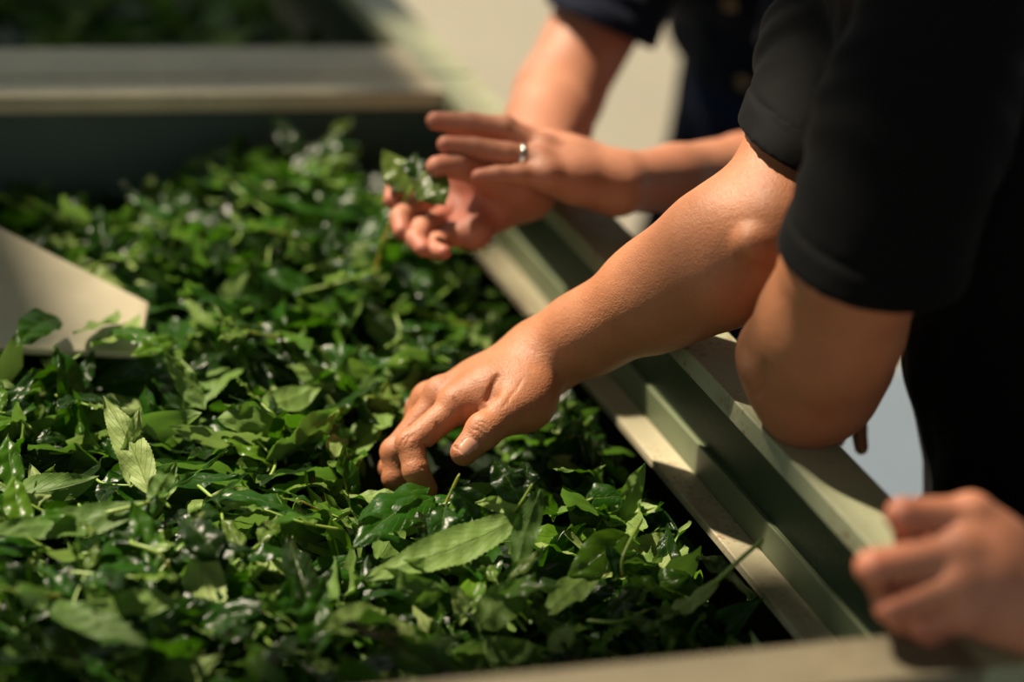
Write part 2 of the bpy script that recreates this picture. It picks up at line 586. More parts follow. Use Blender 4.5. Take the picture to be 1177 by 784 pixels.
def hand(s, wrist, mcp, fing, thumb, dors, rs=1.0, wr=0.022, detail=True, nails=None):
    """one hand sculpted as palm, four fingers of joints mcp-pip-dip-tip, and a thumb"""
    palm_mid = lerp(wrist, lerp(mcp[1], mcp[2], .5), .55)
    fr = [(.0112, .0098, .0087, .0072), (.0114, .0100, .0088, .0074), (.0110, .0094, .0083, .0070), (.0098, .0083, .0073, .0062)]
    for i in range(4):
        w0 = lerp(wrist, palm_mid, .12) + (mcp[i] - lerp(mcp[1], mcp[2], .5)) * .35
        s.add(Chain([w0, lerp(w0, mcp[i], .55), mcp[i]], [wr * .78 * rs, .0150 * rs, .0125 * rs], k=.01), k=.014)
    # ball of the thumb and outer edge of the palm
    out = -np.asarray(dors)
    s.add(Chain([lerp(wrist, thumb[0], .5), thumb[0] , lerp(thumb[0], thumb[1], .6)], [.016 * rs, .0175 * rs, .0145 * rs], k=.008), k=.018)
    s.add(Chain([lerp(wrist, mcp[3], .25) + out * .004, lerp(wrist, mcp[3], .7) + out * .003], [.0165 * rs, .0135 * rs], k=.01), k=.014)
    s.add(Chain([lerp(thumb[0], wrist, .1), lerp(mcp[0], wrist, .25)], [.012 * rs, .010 * rs]), k=.02)
    s.add(Chain([lerp(thumb[1], thumb[0], .45), lerp(mcp[0], wrist, .12) + out * .002], [.0085 * rs, .008 * rs]), k=.016)
    for i in range(4):
        pts = [mcp[i]] + list(fing[i])
        r = [q * rs for q in fr[i]]
        s.add(Chain(pts, r, k=.0025), k=.0018, near=(mcp[i], .012, .026))
        if detail:
            for j in (1, 2):                                  # knuckles and flexion creases
                a, b, c = pts[j - 1], pts[j], pts[j + 1] if j + 1 < len(pts) else pts[j]
                bend = unit(unit(b - a) + unit(b - c) + 1e-6)
                if np.linalg.norm(unit(b - a) - unit(c - b)) > .25:
                    s.add(blob(b + bend * r[j] * .16, r[j] * .90), k=.004)
                side = unit(np.cross(bend, unit(c - a)))
                pc = b - bend * r[j] * 1.12
                s.cut(Cap(pc - side * .005, pc + side * .005, .0014, .0014), k=.0028)
            kd = mcp[i] + np.asarray(dors) * .0042
            s.add(blob(kd, .0090 * rs), k=.010)
            s.add(Cap(kd - dors * .0035, lerp(wrist, mcp[i], .25) + dors * .0095 * rs, .0058, .0045), k=.007)
    r = [q * rs for q in (.0158, .0128, .0116, .0092)]
    s.add(Chain(thumb, r, k=.004), k=.002, near=(thumb[1], .012, .03))
    if detail:
        s.add(blob(thumb[2] + dors * .0015, .0108 * rs), k=.006)
        s.add(blob(thumb[1] + dors * .0015, .0122 * rs), k=.008)
    if nails:
        for nl in nails: s.fn(nl.shape)


def wobble(P, f, ph=0.0):
    return np.sin(P[:, 0] * f + ph + 1.7 * np.sin(P[:, 1] * f * .63 + 1)) * np.sin(P[:, 1] * f * .8 + P[:, 2] * f * .7 + ph * 2)


class Torso:
    """trunk: a run of ellipses whose wide axis follows the shoulders"""
    def __init__(s, cs, wid, dep, sides, grow=0.0, k=.05, fold=0.0):
        s.cs = [np.asarray(c, float) for c in cs]; s.wid = wid; s.dep = dep; s.sd = [unit(q) for q in sides]; s.g = grow; s.k = k; s.fold = fold
        r = max(wid) + grow + .03
        s.lo = np.min(s.cs, 0) - r; s.hi = np.max(s.cs, 0) + r

    def __call__(s, P):
        d = None
        for i in range(len(s.cs) - 1):
            a, b = s.cs[i], s.cs[i + 1]; ab = b - a
            t = np.clip((P - a) @ ab / ab.dot(ab), 0, 1)
            q = P - a - t[:, None] * ab
            sd = unit(s.sd[i] + s.sd[i + 1])
            w = s.wid[i] + (s.wid[i + 1] - s.wid[i]) * t; e = s.dep[i] + (s.dep[i + 1] - s.dep[i]) * t
            x = q @ sd; o = q - np.outer(x, sd)
            y = np.sqrt((o * o).sum(1))
            rr = np.sqrt((x / w) ** 2 + (y / e) ** 2) + 1e-9
            di = (rr - 1) * np.minimum(w, e)
            d = di if d is None else smin(d, di, s.k)
        d = d - s.g
        if s.fold: d = d + s.fold * wobble(P, 34, 1.0) + s.fold * .5 * wobble(P, 78, 2.0)
        return d


class Sleeve:
    def __init__(s, pts, rad, hem, n, inner, fold=.0012, band=.024, seed=0.0, flat=None, ff=1.0, hollow=True):
        s.hollow = hollow
        s.ch = Chain(pts, rad, k=.02, n=flat, f=ff); s.hem = np.asarray(hem); s.n = unit(n); s.inner = inner; s.fold = fold; s.band = band; s.seed = seed
        s.ax = unit(np.asarray(pts[-1]) - np.asarray(pts[0]))
        s.lo = s.ch.lo - .01; s.hi = s.ch.hi + .01

    def __call__(s, P):
        t = (P - s.hem) @ s.n
        d = s.ch(P)
        q = P @ s.ax
        d = d + s.fold * np.sin(q * 95 + 9 * wobble(P, 16, s.seed)) * np.clip(-t / .05, 0.15, 1) + s.fold * 1.3 * wobble(P, 40, s.seed)
        d = d - .0012 * (1 / (1 + np.exp(-(t + s.band) / .0012))) + .0020 * np.exp(-((t + s.band + .001) / .0020) ** 2)
        d = smax(d, t, .002)
        if not s.hollow: return d
        inn = s.inner(P) - .001
        return np.maximum(d, -np.maximum(inn, -(t + .014)))


def head(s, c, f, up, r=.088):
    """skull, jaw, neck-side features; f = facing, up = crown"""
    f = unit(f); up = unit(up - np.dot(up, f) * f); sd = np.cross(f, up); c = np.asarray(c)
    L = lambda x, y, z: c + sd * x + f * y + up * z
    s.add(Cap(L(0, -.018, .03), L(0, .012, .03), r * .93, r * .88), k=.02)
    s.add(Cap(L(0, .03, -.03), L(0, .045, -.075), r * .72, r * .42), k=.03)
    s.add(Cap(L(-.035, .04, -.015), L(.035, .04, -.015), .038, .038), k=.02)
    s.add(Cap(L(0, .088, .005), L(0, .108, -.028), .009, .013), k=.01)
    for e in (-1, 1):
        s.add(blob(L(e * .011, .098, -.03), .009), k=.006)
        s.cut(blob(L(e * .032, .097, .008), .013), k=.012)
        s.add(blob(L(e * .032, .079, .006), .0125), k=.003)
        s.add(Cap(L(e * .018, .088, .024), L(e * .045, .078, .026), .006, .005), k=.012)
        s.add(Chain([L(e * .083, -.002, .02), L(e * .090, -.012, 0), L(e * .083, -.004, -.025)], [.009, .012, .007]), k=.005)
    s.add(Cap(L(-.018, .088, -.052), L(.018, .088, -.052), .0065, .0065), k=.006)
    s.add(Cap(L(-.014, .087, -.062), L(.014, .087, -.062), .0070, .0070), k=.006)
    s.cut(Cap(L(-.022, .099, -.057), L(.022, .099, -.057), .0018, .0018), k=.003)
    return L


def orient(V, Q):
    a, b, c, d = (V[Q[:, i]] for i in range(4))
    vol = np.einsum('ij,ij->i', a, np.cross(b, c)).sum() + np.einsum('ij,ij->i', a, np.cross(c, d)).sum()
    return Q if vol > 0 else Q[:, ::-1]


def finish(name, parts, mat, parent, nails=(), redpts=()):
    V, Q = join_parts([(v, orient(v, q)) for v, q in parts])
    me = mesh_np(name, V, Q)
    if nails or redpts:
        nm = np.zeros(len(V))
        for nl in nails: nm = np.maximum(nm, nl.mask(V))
        set_attr(me, 'nail', nm)
        rd = np.zeros(len(V))
        for (c, r, a) in redpts: rd = np.maximum(rd, a * np.exp(-((V - c) ** 2).sum(1) / (r * r)))
        set_attr(me, 'red', rd)
    return link(name, me, mat, parent)


def lower_body(s_skin, root, pelvis, side, fwd, feet, trouser, hips=.155, knee_f=.12):
    side = unit(side); fwd = unit(fwd)
    tr = Sculpt()
    tr.add(Torso([pelvis + np.array([0, 0, .09]), pelvis, pelvis - np.array([0, 0, .06])], [hips, hips + .012, hips], [.12, .13, .125], [side] * 3, .008), k=.02)
    for e, ft in zip((-1, 1), feet):
        hip = pelvis + side * e * .085 - np.array([0, 0, .04]); ft = np.asarray(ft, float)
        kn = lerp(hip, ft, .5) + fwd * knee_f; kn[2] = (hip[2] + ft[2]) / 2 + .02
        tr.add(Chain([hip, kn, ft + np.array([0, 0, .10])], [.098, .068, .062], k=.04), k=.03)
    tr.fn(lambda P, d: d + .003 * wobble(P, 30, 3))
    finish('trousers', [tr.mesh('trousers', .008)], trouser, root)
    for ft in feet:
        ft = np.asarray(ft, float)
        sh = Sculpt()
        sh.add(Cap(ft + np.array([0, 0, .045]) - fwd * .05, ft + np.array([0, 0, .038]) + fwd * .14, .042, .036), k=.01)
        sh.add(Cap(ft + np.array([0, 0, .05]) - fwd * .03, ft + np.array([0, 0, .11]) - fwd * .02, .040, .045), k=.02)
        sh.fn(lambda P, d: np.maximum(d, .003 - P[:, 2]))
        o = finish('shoe', [sh.mesh('shoe', .005)], M['shoe'], root)
        so = Sculpt(); so.add(Cap(ft + np.array([0, 0, .045]) - fwd * .05, ft + np.array([0, 0, .038]) + fwd * .14, .045, .039), k=.01)
        so.fn(lambda P, d: np.maximum(np.maximum(d, -P[:, 2]), P[:, 2] - .018))
        finish('sole', [so.mesh('sole', .004)], M['trousers'], o)


def hair_cap(root, L, r, mat, facing, up):
    h = Sculpt()
    h.add(Cap(L(0, -.024, .038), L(0, .006, .042), r * 1.04, r * .98), k=.02)
    c = L(0, .03, .0); f = unit(facing); u2 = unit(up)
    cut = lambda P, d: smax(d, -((P - L(0, .0, -.05)) @ unit(u2 - f * .9)), .01)
    h.fn(cut)
    h.fn(lambda P, d: smax(d, ((P - L(0, .065, .065)) @ unit(f - u2 * .5)), .01))
    h.fn(lambda P, d: d + .0015 * np.sin(P[:, 0] * 700 + 3 * wobble(P, 60)) + .002 * wobble(P, 90, 2))
    finish('hair', [h.mesh('hair', .003)], mat, root)


def person(root_loc, label, skin, shirt, trouser, J, arms, shirt_spec, vox=.0022, nails=(), red=()):
    root = empty('person', root_loc)
    tag(root, label, 'person')
    parts = []
    for a, vx in arms:
        parts.append(a.mesh('arm', vx))
    # trunk, neck and head of the same body
    b = Sculpt()
    side = unit(J['sl'] - J['sr']); fwd = J['fwd']
    b.add(Torso([J['pelvis'], J['belly'], J['chest'], lerp(J['chest'], J['neck'], .7)], [.13, .13, .15, .10], [.09, .09, .10, .06], [side] * 4), k=.02)
    b.add(Cap(J['sl'], J['sr'], .035, .035), k=.03)
    b.add(Cap(J['neck'], lerp(J['neck'], J['head'], .75), .056, .053), k=.02)
    L = head(b, J['head'], J['face'], J['up'])
    hr = b.mesh('body', .0045)
    parts.append(hr)
    finish('body', parts, skin, root, nails, red)
    hair_cap(root, L, .090, M['hair'], J['face'], J['up'])
    # shirt
    t = Sculpt()
    g = shirt_spec.get('grow', .012)
    t.add(Torso(J['shirt_cs'], J.get('sw', [.165, .155, .165, .13]), J.get('sd', [.125, .125, .125, .075]), J.get('ssides', [side] * 4), g, fold=.0035), k=.03)
    t.add(Cap(J['sl'] , J['sr'] , .050, .050), k=.05)
    for sl in shirt_spec['sleeves']: t.add(sl, k=.022)
    nk, hd = J['neck'], J['head']
    nd = unit(hd - nk)
    t.add(Cap(nk - nd * .03, nk + nd * .028, .068, .064), k=.02)
    t.fn(lambda P, d: np.where(((P - nk) ** 2).sum(1) < .02, np.maximum(d, (P - nk) @ nd - .03), d))
    hem = shirt_spec['hem']
    t.fn(lambda P, d: smax(d, (P - hem[0]) @ unit(hem[1]), .004))
    so = finish('shirt', [t.mesh('shirt', shirt_spec.get('vox', .0032))], shirt, root)
    lower_body(None, root, J['pelvis'], side, unit(fwd * np.array([1, 1, 0])), J['feet'], trouser)
    return root, so


# ---------- the person in the black shirt whose right hand reaches into the leaves
A = {}
A['sr'] = at(992, -60, 2.06); A['sl'] = at(1100, -20, 1.71)
er, wrr = at(884, 268, 1.925), at(629, 408, 2.05)
ra = Sculpt()
dorsR = unit(np.cross(at(518, 462, 2.015) - wrr, at(484, 458, 2.075) - wrr))
if dorsR[2] < 0: dorsR = -dorsR
axis_r = unit(wrr - er)
ra.add(Chain([A['sr'], lerp(A['sr'], er, .55), er], [.049, .0435, .042], k=.012), k=.01)
ra.add(Chain([lerp(er, wrr, -.03), lerp(er, wrr, .22), lerp(er, wrr, .5), lerp(er, wrr, .8), wrr],
             [.042, .0485, .0405, .0300, .0262], k=.03), k=.022)
upv = unit(np.cross(axis_r, toward(er)));  upv = upv if upv[2] > 0 else -upv
ra.add(Chain([lerp(A['sr'], er, .82) + upv * .006, lerp(er, wrr, .12) + upv * .018, lerp(er, wrr, .42) + upv * .010], [.030, .034, .028], k=.02), k=.02)   # brachioradialis
ra.add(Cap(lerp(er, wrr, .08) - upv * .012, lerp(er, wrr, .35) - upv * .010, .034, .030), k=.02)
ra.add(blob(at(868, 285, 1.885), .010), k=.014)
ra.cut(Chain([at(852, 262, 1.872), at(864, 272, 1.868), at(872, 290, 1.87)], [.0016, .0020, .0014]), k=.008)
mR = [at(526, 466, 2.005), at(508, 456, 2.030), at(494, 462, 2.055), at(487, 474, 2.075)]
fR = [[at(472, 511, 1.990), at(478, 541, 1.983), at(491, 562, 1.988)],
      [at(455, 520, 2.020), at(455, 549, 2.018), at(468, 570, 2.022)],
      [at(452, 538, 2.045), at(462, 560, 2.052), at(482, 575, 2.055)],
      [at(456, 535, 2.070), at(470, 560, 2.082), at(488, 572, 2.085)]]
tR = [at(606, 452, 2.015), at(578, 478, 1.988), at(556, 496, 1.974), at(533, 520, 1.966)]
camdir = -toward(tR[3])
nailsR = [Nail(at(538, 514, 1.966) + camdir * .0085, tR[3] - tR[2], camdir * .8 + np.array([-.35, -.1, .45]), .0068, .0085)]
hand(ra, wrr, mR, fR, tR, dorsR, rs=1.21, wr=.027, nails=nailsR)
ra.add(Cap(lerp(wrr, mR[0], .05) + upv * .003, lerp(wrr, er, .12) + upv * .003, .024, .024), k=.02)
ra.add(blob(lerp(wrr, er, .07) + dorsR * .017 - camdir * .01, .010), k=.012)             # ulna head
ra.add(blob(at(603, 467, 2.008), .0205), k=.018)
ra.add(Cap(at(560, 448, 2.01), at(540, 468, 2.012), .014, .012), k=.014)
ra.cut(Chain([at(571, 436, 1.99), at(566, 455, 1.985), at(557, 470, 1.985)], [.002, .0034, .0022]), k=.007)      # web fold
for (a, b, c) in (((592, 456), (584, 466), (577, 470)), ((598, 452), (591, 466), (586, 470))):
    pts = [at(*q, 2.0) + camdir * .012 for q in (a, b, c)]
    ra.add(Chain(pts, [.0008, .0014, .0008]), k=.003)
# tendons and veins under the skin of back and forearm
for i, t0 in ((0, .10), (1, .05), (2, 0)):
    ra.add(Cap(mR[i] + dorsR * .012, lerp(mR[i], wrr, .85) + dorsR * .016, .0022, .0018), k=.006)
CR = [[(522, 458), (528, 470), (529, 479), (528, 486)], [(502, 487), (504, 495), (503, 504)], [(484, 509), (491, 514), (492, 521)],
      [(483, 537), (488, 538), (493, 541)], [(573, 432), (565, 447), (560, 460), (556, 472)], [(546, 488), (553, 490), (560, 496)],
      [(543, 493), (550, 495), (556, 501)], [(550, 484), (557, 486), (563, 491)], [(470, 500), (463, 506), (460, 512)], [(478, 498), (470, 504), (466, 512)],
      [(588, 452), (584, 462), (577, 469)], [(600, 436), (594, 447), (588, 455)], [(520, 508), (523, 514), (530, 519)]]
ra.add(blob(trace(ra, 862, 277) + toward(er) * .0080, .0095), k=.010)
CR3 = [[trace(ra, *q) for q in c] for c in CR]
for i_, c in enumerate(CR3): ra.cut(Chain(c, [.0003] + [.0007 if i_ != 4 else .0004] * (len(c) - 2) + [.0003], k=.0008), k=.0028 if i_ in (0, 1) else .004 if i_ == 4 else .0016)

el, wl = at(938, 432, 1.875), at(936, 415, 2.03)
la = Sculpt()
la.add(Chain([A['sl'], lerp(A['sl'], at(984, 300, 1.765), .6), at(984, 300, 1.765), at(951, 378, 1.82)], [.056, .054, .0500, .0500], k=.02), k=.01)
la.add(Cap(at(955, 380, 1.82), at(931, 440, 1.855), .0495, .040), k=.03)
la.add(blob(at(926, 472, 1.862), .0225), k=.03)       # point of the elbow
la.add(blob(at(884, 404, 1.86), .0225), k=.03)
la.add(Cap(at(976, 415, 1.862), at(962, 446, 1.87), .030, .026), k=.03)
la.add(blob(at(893, 447, 1.850), .010), k=.018)
crease(la, [(866, 466), (872, 452), (877, 436), (880, 418)], r=.0022, k=.007)
la.add(blob(trace(la, 862, 425) + toward(el) * .004, .008), k=.012)
la.add(Chain([at(935, 425, 1.875), lerp(at(930, 420, 1.88), wl, .45), wl], [.044, .037, .025], k=.02), k=.03)
dl = unit(np.array([.5, .3, .5]))
mL = [at(918, 402, 2.095), at(935, 415, 2.11), at(952, 428, 2.115), at(968, 436, 2.10)]
fL = [[at(912, 430, 2.12), at(912, 450, 2.115), at(914, 466, 2.11)],
      [at(934, 455, 2.125), at(937, 478, 2.12), at(940, 496, 2.11)],
      [at(956, 466, 2.125), at(960, 490, 2.12), at(962, 506, 2.11)],
      [at(979, 462, 2.110), at(987, 492, 2.105), at(990, 515, 2.10)]]
tL = [at(915, 400, 2.05), at(896, 384, 2.06), at(884, 369, 2.07), at(877, 354, 2.08)]
hand(la, wl, mL, fL, tL, dl, rs=1.0, wr=.024)
fwdA = unit(np.array([-.95, .31, 0]))
A.update(pelvis=np.array([.335, .075, .86]), belly=np.array([.29, .09, 1.00]), chest=np.array([.20, .13, 1.16]), neck=np.array([.115, .15, 1.31]),
         head=np.array([.035, .18, 1.475]), face=np.array([-.80, .30, -.50]), up=np.array([-.4, .1, .9]), fwd=fwdA,
         feet=[(.34, .26, 0), (.36, -.12, 0)])
A['shirt_cs'] = [np.array([.335, .07, .80]), A['belly'], A['chest'], lerp(A['chest'], A['neck'], .55)]
hemL = at(1003, 297, 1.765); hemR = at(916, 178, 1.952)
slL = Sleeve([A['sl'], lerp(A['sl'], hemL, .5), hemL + unit(hemL - A['sl']) * .02], [.064, .068, .0690], hemL, at(984, 400, 1.81) - at(1012, 300, 1.765), Chain([A['sl'], el], [.054, .052]), fold=.0010, seed=1.0)
slR = Sleeve([A['sr'], lerp(A['sr'], hemR, .5), hemR + unit(hemR - A['sr']) * .02], [.062, .055, .0520], hemR, at(872, 258, 1.985) - at(916, 178, 1.965), Chain([A['sr'], at(884, 268, 1.925)], [.049, .042]), fold=.0014, seed=4.0, hollow=False)
red_a = [(fR[0][2], .012, .5), (fR[1][0], .012, .35), (fR[0][0], .012, .3), (tR[3], .014, .35), (at(926, 480, 1.862), .04, .3)] + [(p, .012, .3) for p in mR]
person((.34, .07, 0), 'person in a black short-sleeved shirt, right hand in the leaves, left elbow on the rim', M['skin_a'], M['black'], M['trousers'], A,
       [(ra, .0012), (la, .0020)], dict(sleeves=[slL, slR], hem=(np.array([.335, .07, .76]), np.array([0, 0, -1.])), vox=.0025), nails=nailsR, red=red_a)

# ---------- the person in the navy shirt holding a shoot over the heap
B = {}
B['sr'] = at(766, -128, 2.60); B['sl'] = at(975, -140, 2.47)
er, wrr = at(641, 112, 2.430), at(606, 214, 2.205)
ra = Sculpt()
ra.add(Chain([B['sr'], lerp(B['sr'], er, .5), er], [.050, .048, .042], k=.02), k=.01)
ra.add(Chain([er, lerp(er, wrr, .3), lerp(er, wrr, .7), wrr], [.040, .041, .032, .026], k=.012), k=.02)
mB = [at(512, 206, 2.230), at(513, 226, 2.215), at(521, 245, 2.198), at(534, 261, 2.182)]
fB = [[at(474, 206, 2.205), at(456, 216, 2.185), at(450, 230, 2.170)],
      [at(474, 238, 2.175), at(460, 250, 2.158), at(462, 266, 2.145)],
      [at(486, 262, 2.158), at(478, 276, 2.140), at(486, 286, 2.128)],
      [at(504, 278, 2.150), at(500, 288, 2.130), at(510, 290, 2.118)]]
tB = [at(590, 212, 2.175), at(556, 200, 2.155), at(526, 190, 2.140), at(502, 192, 2.130)]
dB = unit(at(540, 240, 2.4) - at(540, 225, 2.2))
hand(ra, wrr, mB, fB, tB, dB, rs=1.08, wr=.025, detail=False)
ra.add(blob(at(545, 268, 2.165), .016), k=.015)
el, wl = at(912, 194, 2.370), at(713, 211, 2.190)
la = Sculpt()
la.add(Chain([B['sl'], lerp(B['sl'], el, .5), el], [.050, .046, .040], k=.02), k=.01)
la.add(Chain([el, lerp(el, wl, .3), lerp(el, wl, .7), wl], [.038, .037, .031, .0265], k=.010), k=.02)
mB2 = [at(632, 168, 2.205), at(624, 172, 2.175), at(620, 187, 2.155), at(628, 202, 2.145)]
fB2 = [[at(588, 152, 2.210), at(552, 147, 2.215), at(520, 146, 2.220)],
       [at(580, 148, 2.170), at(540, 142, 2.165), at(500, 139, 2.160)],
       [at(583, 177, 2.145), at(545, 170, 2.140), at(512, 166, 2.135)],
       [at(596, 201, 2.133), at(572, 201, 2.128), at(550, 203, 2.125)]]
tB2 = [at(676, 192, 2.230), at(644, 180, 2.260), at(620, 178, 2.280), at(598, 180, 2.290)]
dB2 = -toward(mB2[1])
hand(la, wl, mB2, fB2, tB2, dB2 * .9 + np.array([0, 0, .3]), rs=1.14, wr=.024)
fwdB = unit(np.array([-.86, -.51, 0]))
B.update(pelvis=np.array([.52, .96, .89]), belly=np.array([.47, .92, 1.01]), chest=np.array([.385, .84, 1.14]), neck=np.array([.28, .79, 1.27]),
         head=np.array([.17, .73, 1.40]), face=np.array([-.72, -.45, -.55]), up=np.array([-.5, -.3, .8]), fwd=fwdB,
         feet=[(.48, 1.22, 0), (.60, 1.09, 0)])
B['sw'] = [.165, .160, .180, .150]
B['shirt_cs'] = [np.array([.51, .95, .93]), B['belly'], B['chest'], lerp(B['chest'], B['neck'], .55)]
hemR = at(688, 30, 2.468); hemL = at(930, 60, 2.40)
slR = Sleeve([B['sr'], lerp(B['sr'], hemR, .5), hemR + unit(hemR - B['sr']) * .02], [.062, .060, .058], hemR, at(660, 92, 2.475) - at(687, 30, 2.468), Chain([B['sr'], er], [.050, .044]), fold=.002, seed=2.0, hollow=False)
slL = Sleeve([B['sl'], lerp(B['sl'], hemL, .5), hemL + unit(hemL - B['sl']) * .02], [.058, .056, .056], hemL, el - B['sl'], Chain([B['sl'], el], [.050, .044]), fold=.002, seed=3.0)
red_b = [(f[2], .013, .55) for f in fB] + [(f[2], .013, .5) for f in fB2] + [(at(540, 240, 2.190), .05, .6), (tB[3], .015, .4)] + [(p, .012, .3) for p in mB2]
rootB, shirtB = person((.52, .93, 0), 'person in a navy buttoned shirt leaning over, holding up a leafy shoot with both hands', M['skin_b'], M['navy'], M['denim'], B,
                       [(ra, .0022), (la, .0022)], dict(sleeves=[slL, slR], hem=(np.array([.50, .94, .955]), np.array([.35, .2, -1.])), vox=.004), red=red_b)

# ring on the ring finger of the left hand
ca, cb = mB2[2], fB2[2][0]
cen = lerp(ca, cb, .62); ax = unit(cb - ca)
e1 = unit(np.cross(ax, [0, 0, 1])); e2 = np.cross(ax, e1)
V, Q = [], []
nseg, nr = 40, 8
for i in range(nseg):
    a = 2 * PI * i / nseg
    for j in range(nr):
        b2 = 2 * PI * j / nr
        rr = .0116 + .0013 * math.cos(b2)
        V.append(cen + (e1 * math.cos(a) + e2 * math.sin(a)) * rr + ax * .0030 * math.sin(b2))
        Q.append((i * nr + j, ((i + 1) % nseg) * nr + j, ((i + 1) % nseg) * nr + (j + 1) % nr, i * nr + (j + 1) % nr))
o = link('finger_ring', mesh_np('finger_ring', V, Q), M['silver'], rootB); o['label'] = 'plain silver finger ring'

# ---------- the hand of the person at the near corner
Cc = {}
wl = at(1192, 692, 1.63); el = at(1560, 900, 1.60)
Cc['sl'] = np.array([.27, -.72, 1.27]) ; Cc['sr'] = np.array([.50, -.46, 1.27])
la = Sculpt()
la.add(Chain([Cc['sl'], lerp(Cc['sl'], el, .5), el], [.052, .047, .042], k=.02), k=.01)
la.add(Chain([el, lerp(el, wl, .3), lerp(el, wl, .7), wl], [.042, .044, .036, .031], k=.03), k=.02)
mC = [at(1116, 592, 1.615), at(1104, 632, 1.600), at(1100, 670, 1.595), at(1110, 704, 1.60)]
fC = [[at(1038, 592, 1.600), at(1046, 618, 1.645), at(1076, 636, 1.660)],
      [at(1004, 652, 1.585), at(1018, 680, 1.625), at(1052, 690, 1.640)],
      [at(1024, 697, 1.585), at(1040, 716, 1.620), at(1070, 716, 1.635)],
      [at(1060, 718, 1.600), at(1066, 733, 1.615), at(1090, 732, 1.630)]]
tC = [at(1160, 640, 1.67), at(1118, 640, 1.685), at(1085, 645, 1.69), at(1060, 652, 1.695)]
dC = unit(-toward(mC[1]) + np.array([0, 0, .5]))
hand(la, wl, mC, fC, tC, dC, rs=1.14, wr=.029)
la.add(Chain([wl, lerp(wl, mC[1], .6)], [.030, .026]), k=.02)
fwdC = unit(np.array([-.74, .66, 0]))
Cc.update(pelvis=np.array([.48, -.70, .90]), belly=np.array([.46, -.67, 1.02]), chest=np.array([.42, -.62, 1.16]), neck=np.array([.37, -.57, 1.34]),
          head=np.array([.33, -.52, 1.50]), face=np.array([-.72, .55, -.4]), up=np.array([-.3, .2, .9]), fwd=fwdC,
          feet=[(.60, -.60, 0), (.42, -.80, 0)])
Cc['shirt_cs'] = [np.array([.48, -.70, .86]), Cc['belly'], Cc['chest'], lerp(Cc['chest'], Cc['neck'], .55)]
hemL = lerp(Cc['sl'], el, .5)
slL = Sleeve([Cc['sl'], hemL], [.060, .060], hemL, el - Cc['sl'], Chain([Cc['sl'], el], [.052, .044]), seed=5.0)
er = np.array([.66, -.42, 1.02]); wr_ = np.array([.60, -.22, .92])
ra = Sculpt()
ra.add(Chain([Cc['sr'], lerp(Cc['sr'], er, .5), er], [.052, .047, .042], k=.02), k=.01)
ra.add(Chain([er, lerp(er, wr_, .3), wr_], [.042, .042, .027], k=.03), k=.02)
du = unit(wr_ - er); dn = np.array([0, 0, -1.]); dp = unit(np.cross(du, dn))
mD = [wr_ + du * .09 + dp * (.033 - .022 * i) for i in range(4)]
fD = [[m_ + du * .035 + dn * .02, m_ + du * .045 + dn * .042, m_ + du * .045 + dn * .062] for m_ in mD]
tD = [wr_ + du * .025 + dp * .026, wr_ + du * .055 + dp * .04 + dn * .01, wr_ + du * .08 + dp * .044 + dn * .02, wr_ + du * .10 + dp * .042 + dn * .03]
hand(ra, wr_, mD, fD, tD, -dn, detail=False)
hemR = lerp(Cc['sr'], er, .5)
slR = Sleeve([Cc['sr'], hemR], [.060, .060], hemR, er - Cc['sr'], Chain([Cc['sr'], er], [.052, .044]), seed=6.0)
red_c = [(f[0], .018, .5) for f in fC] + [(p, .014, .3) for p in mC]
person((.48, -.70, 0), 'person at the near corner, blurred bent fingers resting above the near rim', M['skin_c'], M['grey'], M['trousers'], Cc,
       [(la, .0025), (ra, .004)], dict(sleeves=[slL, slR], hem=(np.array([.48, -.70, .84]), np.array([0, 0, -1.])), vox=.006), red=red_c)


def disc_button(c, n, r):
    V, Q = [], []
    n = unit(n); a1 = unit(np.cross(n, [0, 0, 1])); a2 = np.cross(n, a1)
    prof = [(0.0, .0022), (.5, .0018), (.72, .0022), (.9, .0028), (1.0, .0018), (1.0, -.001), (0, -.001)]
    for (q, h) in prof:
        for i in range(24):
            a = 2 * PI * i / 24
            V.append(c + n * h + (a1 * math.cos(a) + a2 * math.sin(a)) * r * max(q, .02))
    for j in range(len(prof) - 1):
        for i in range(24): Q.append((j * 24 + i, j * 24 + (i + 1) % 24, (j + 1) * 24 + (i + 1) % 24, (j + 1) * 24 + i))
    return V, Q


def ray_to(o, px, py):
    """where the sight line of a point of the photograph meets one object"""
    d = Vector(RW @ np.array([(px - CX) / FPX, (py - CY) / FPX, 1.0])).normalized()
    mw = Matrix.Translation(Vector(o.parent.location)) if o.parent else Matrix()
    off = Vector(o.parent.location) - Vector(o.parent.location) if o.parent else Vector()
    hit, loc, nor, _ = o.ray_cast(Vector(CAM), d)
    return (np.array(loc), np.array(nor)) if hit else (None, None)


bpy.context.view_layer.update()
for (px, py) in ((840, 4), (855, 94), (833, -75)):
    loc, nor = ray_to(shirtB, px, py)
    if loc is not None:
        V, Q = disc_button(loc + nor * .0015, nor, .0085)
        b = link('button', mesh_np('button', V, Q), M['button'])
        b.parent = shirtB; b.matrix_parent_inverse = Matrix.Translation(-rootB.location) if False else Matrix()

# ------------------------------------------------------------------ the room
def slab(name, x0, x1, y0, y1, z0, z1, mat, kind='structure', parent=None):
    V = [(x, y, z) for z in (z0, z1) for (x, y) in ((x0, y0), (x1, y0), (x1, y1), (x0, y1))]
    F_ = [(0, 3, 2, 1), (4, 5, 6, 7), (0, 1, 5, 4), (1, 2, 6, 5), (2, 3, 7, 6), (3, 0, 4, 7)]
    me = bpy.data.meshes.new(name); me.from_pydata(V, [], F_); me.update()
    o = link(name, me, mat, parent)
    if kind: o['kind'] = kind
    return o


slab('floor', -5, 7, -4, 11, -.1, 0, M['floor'])
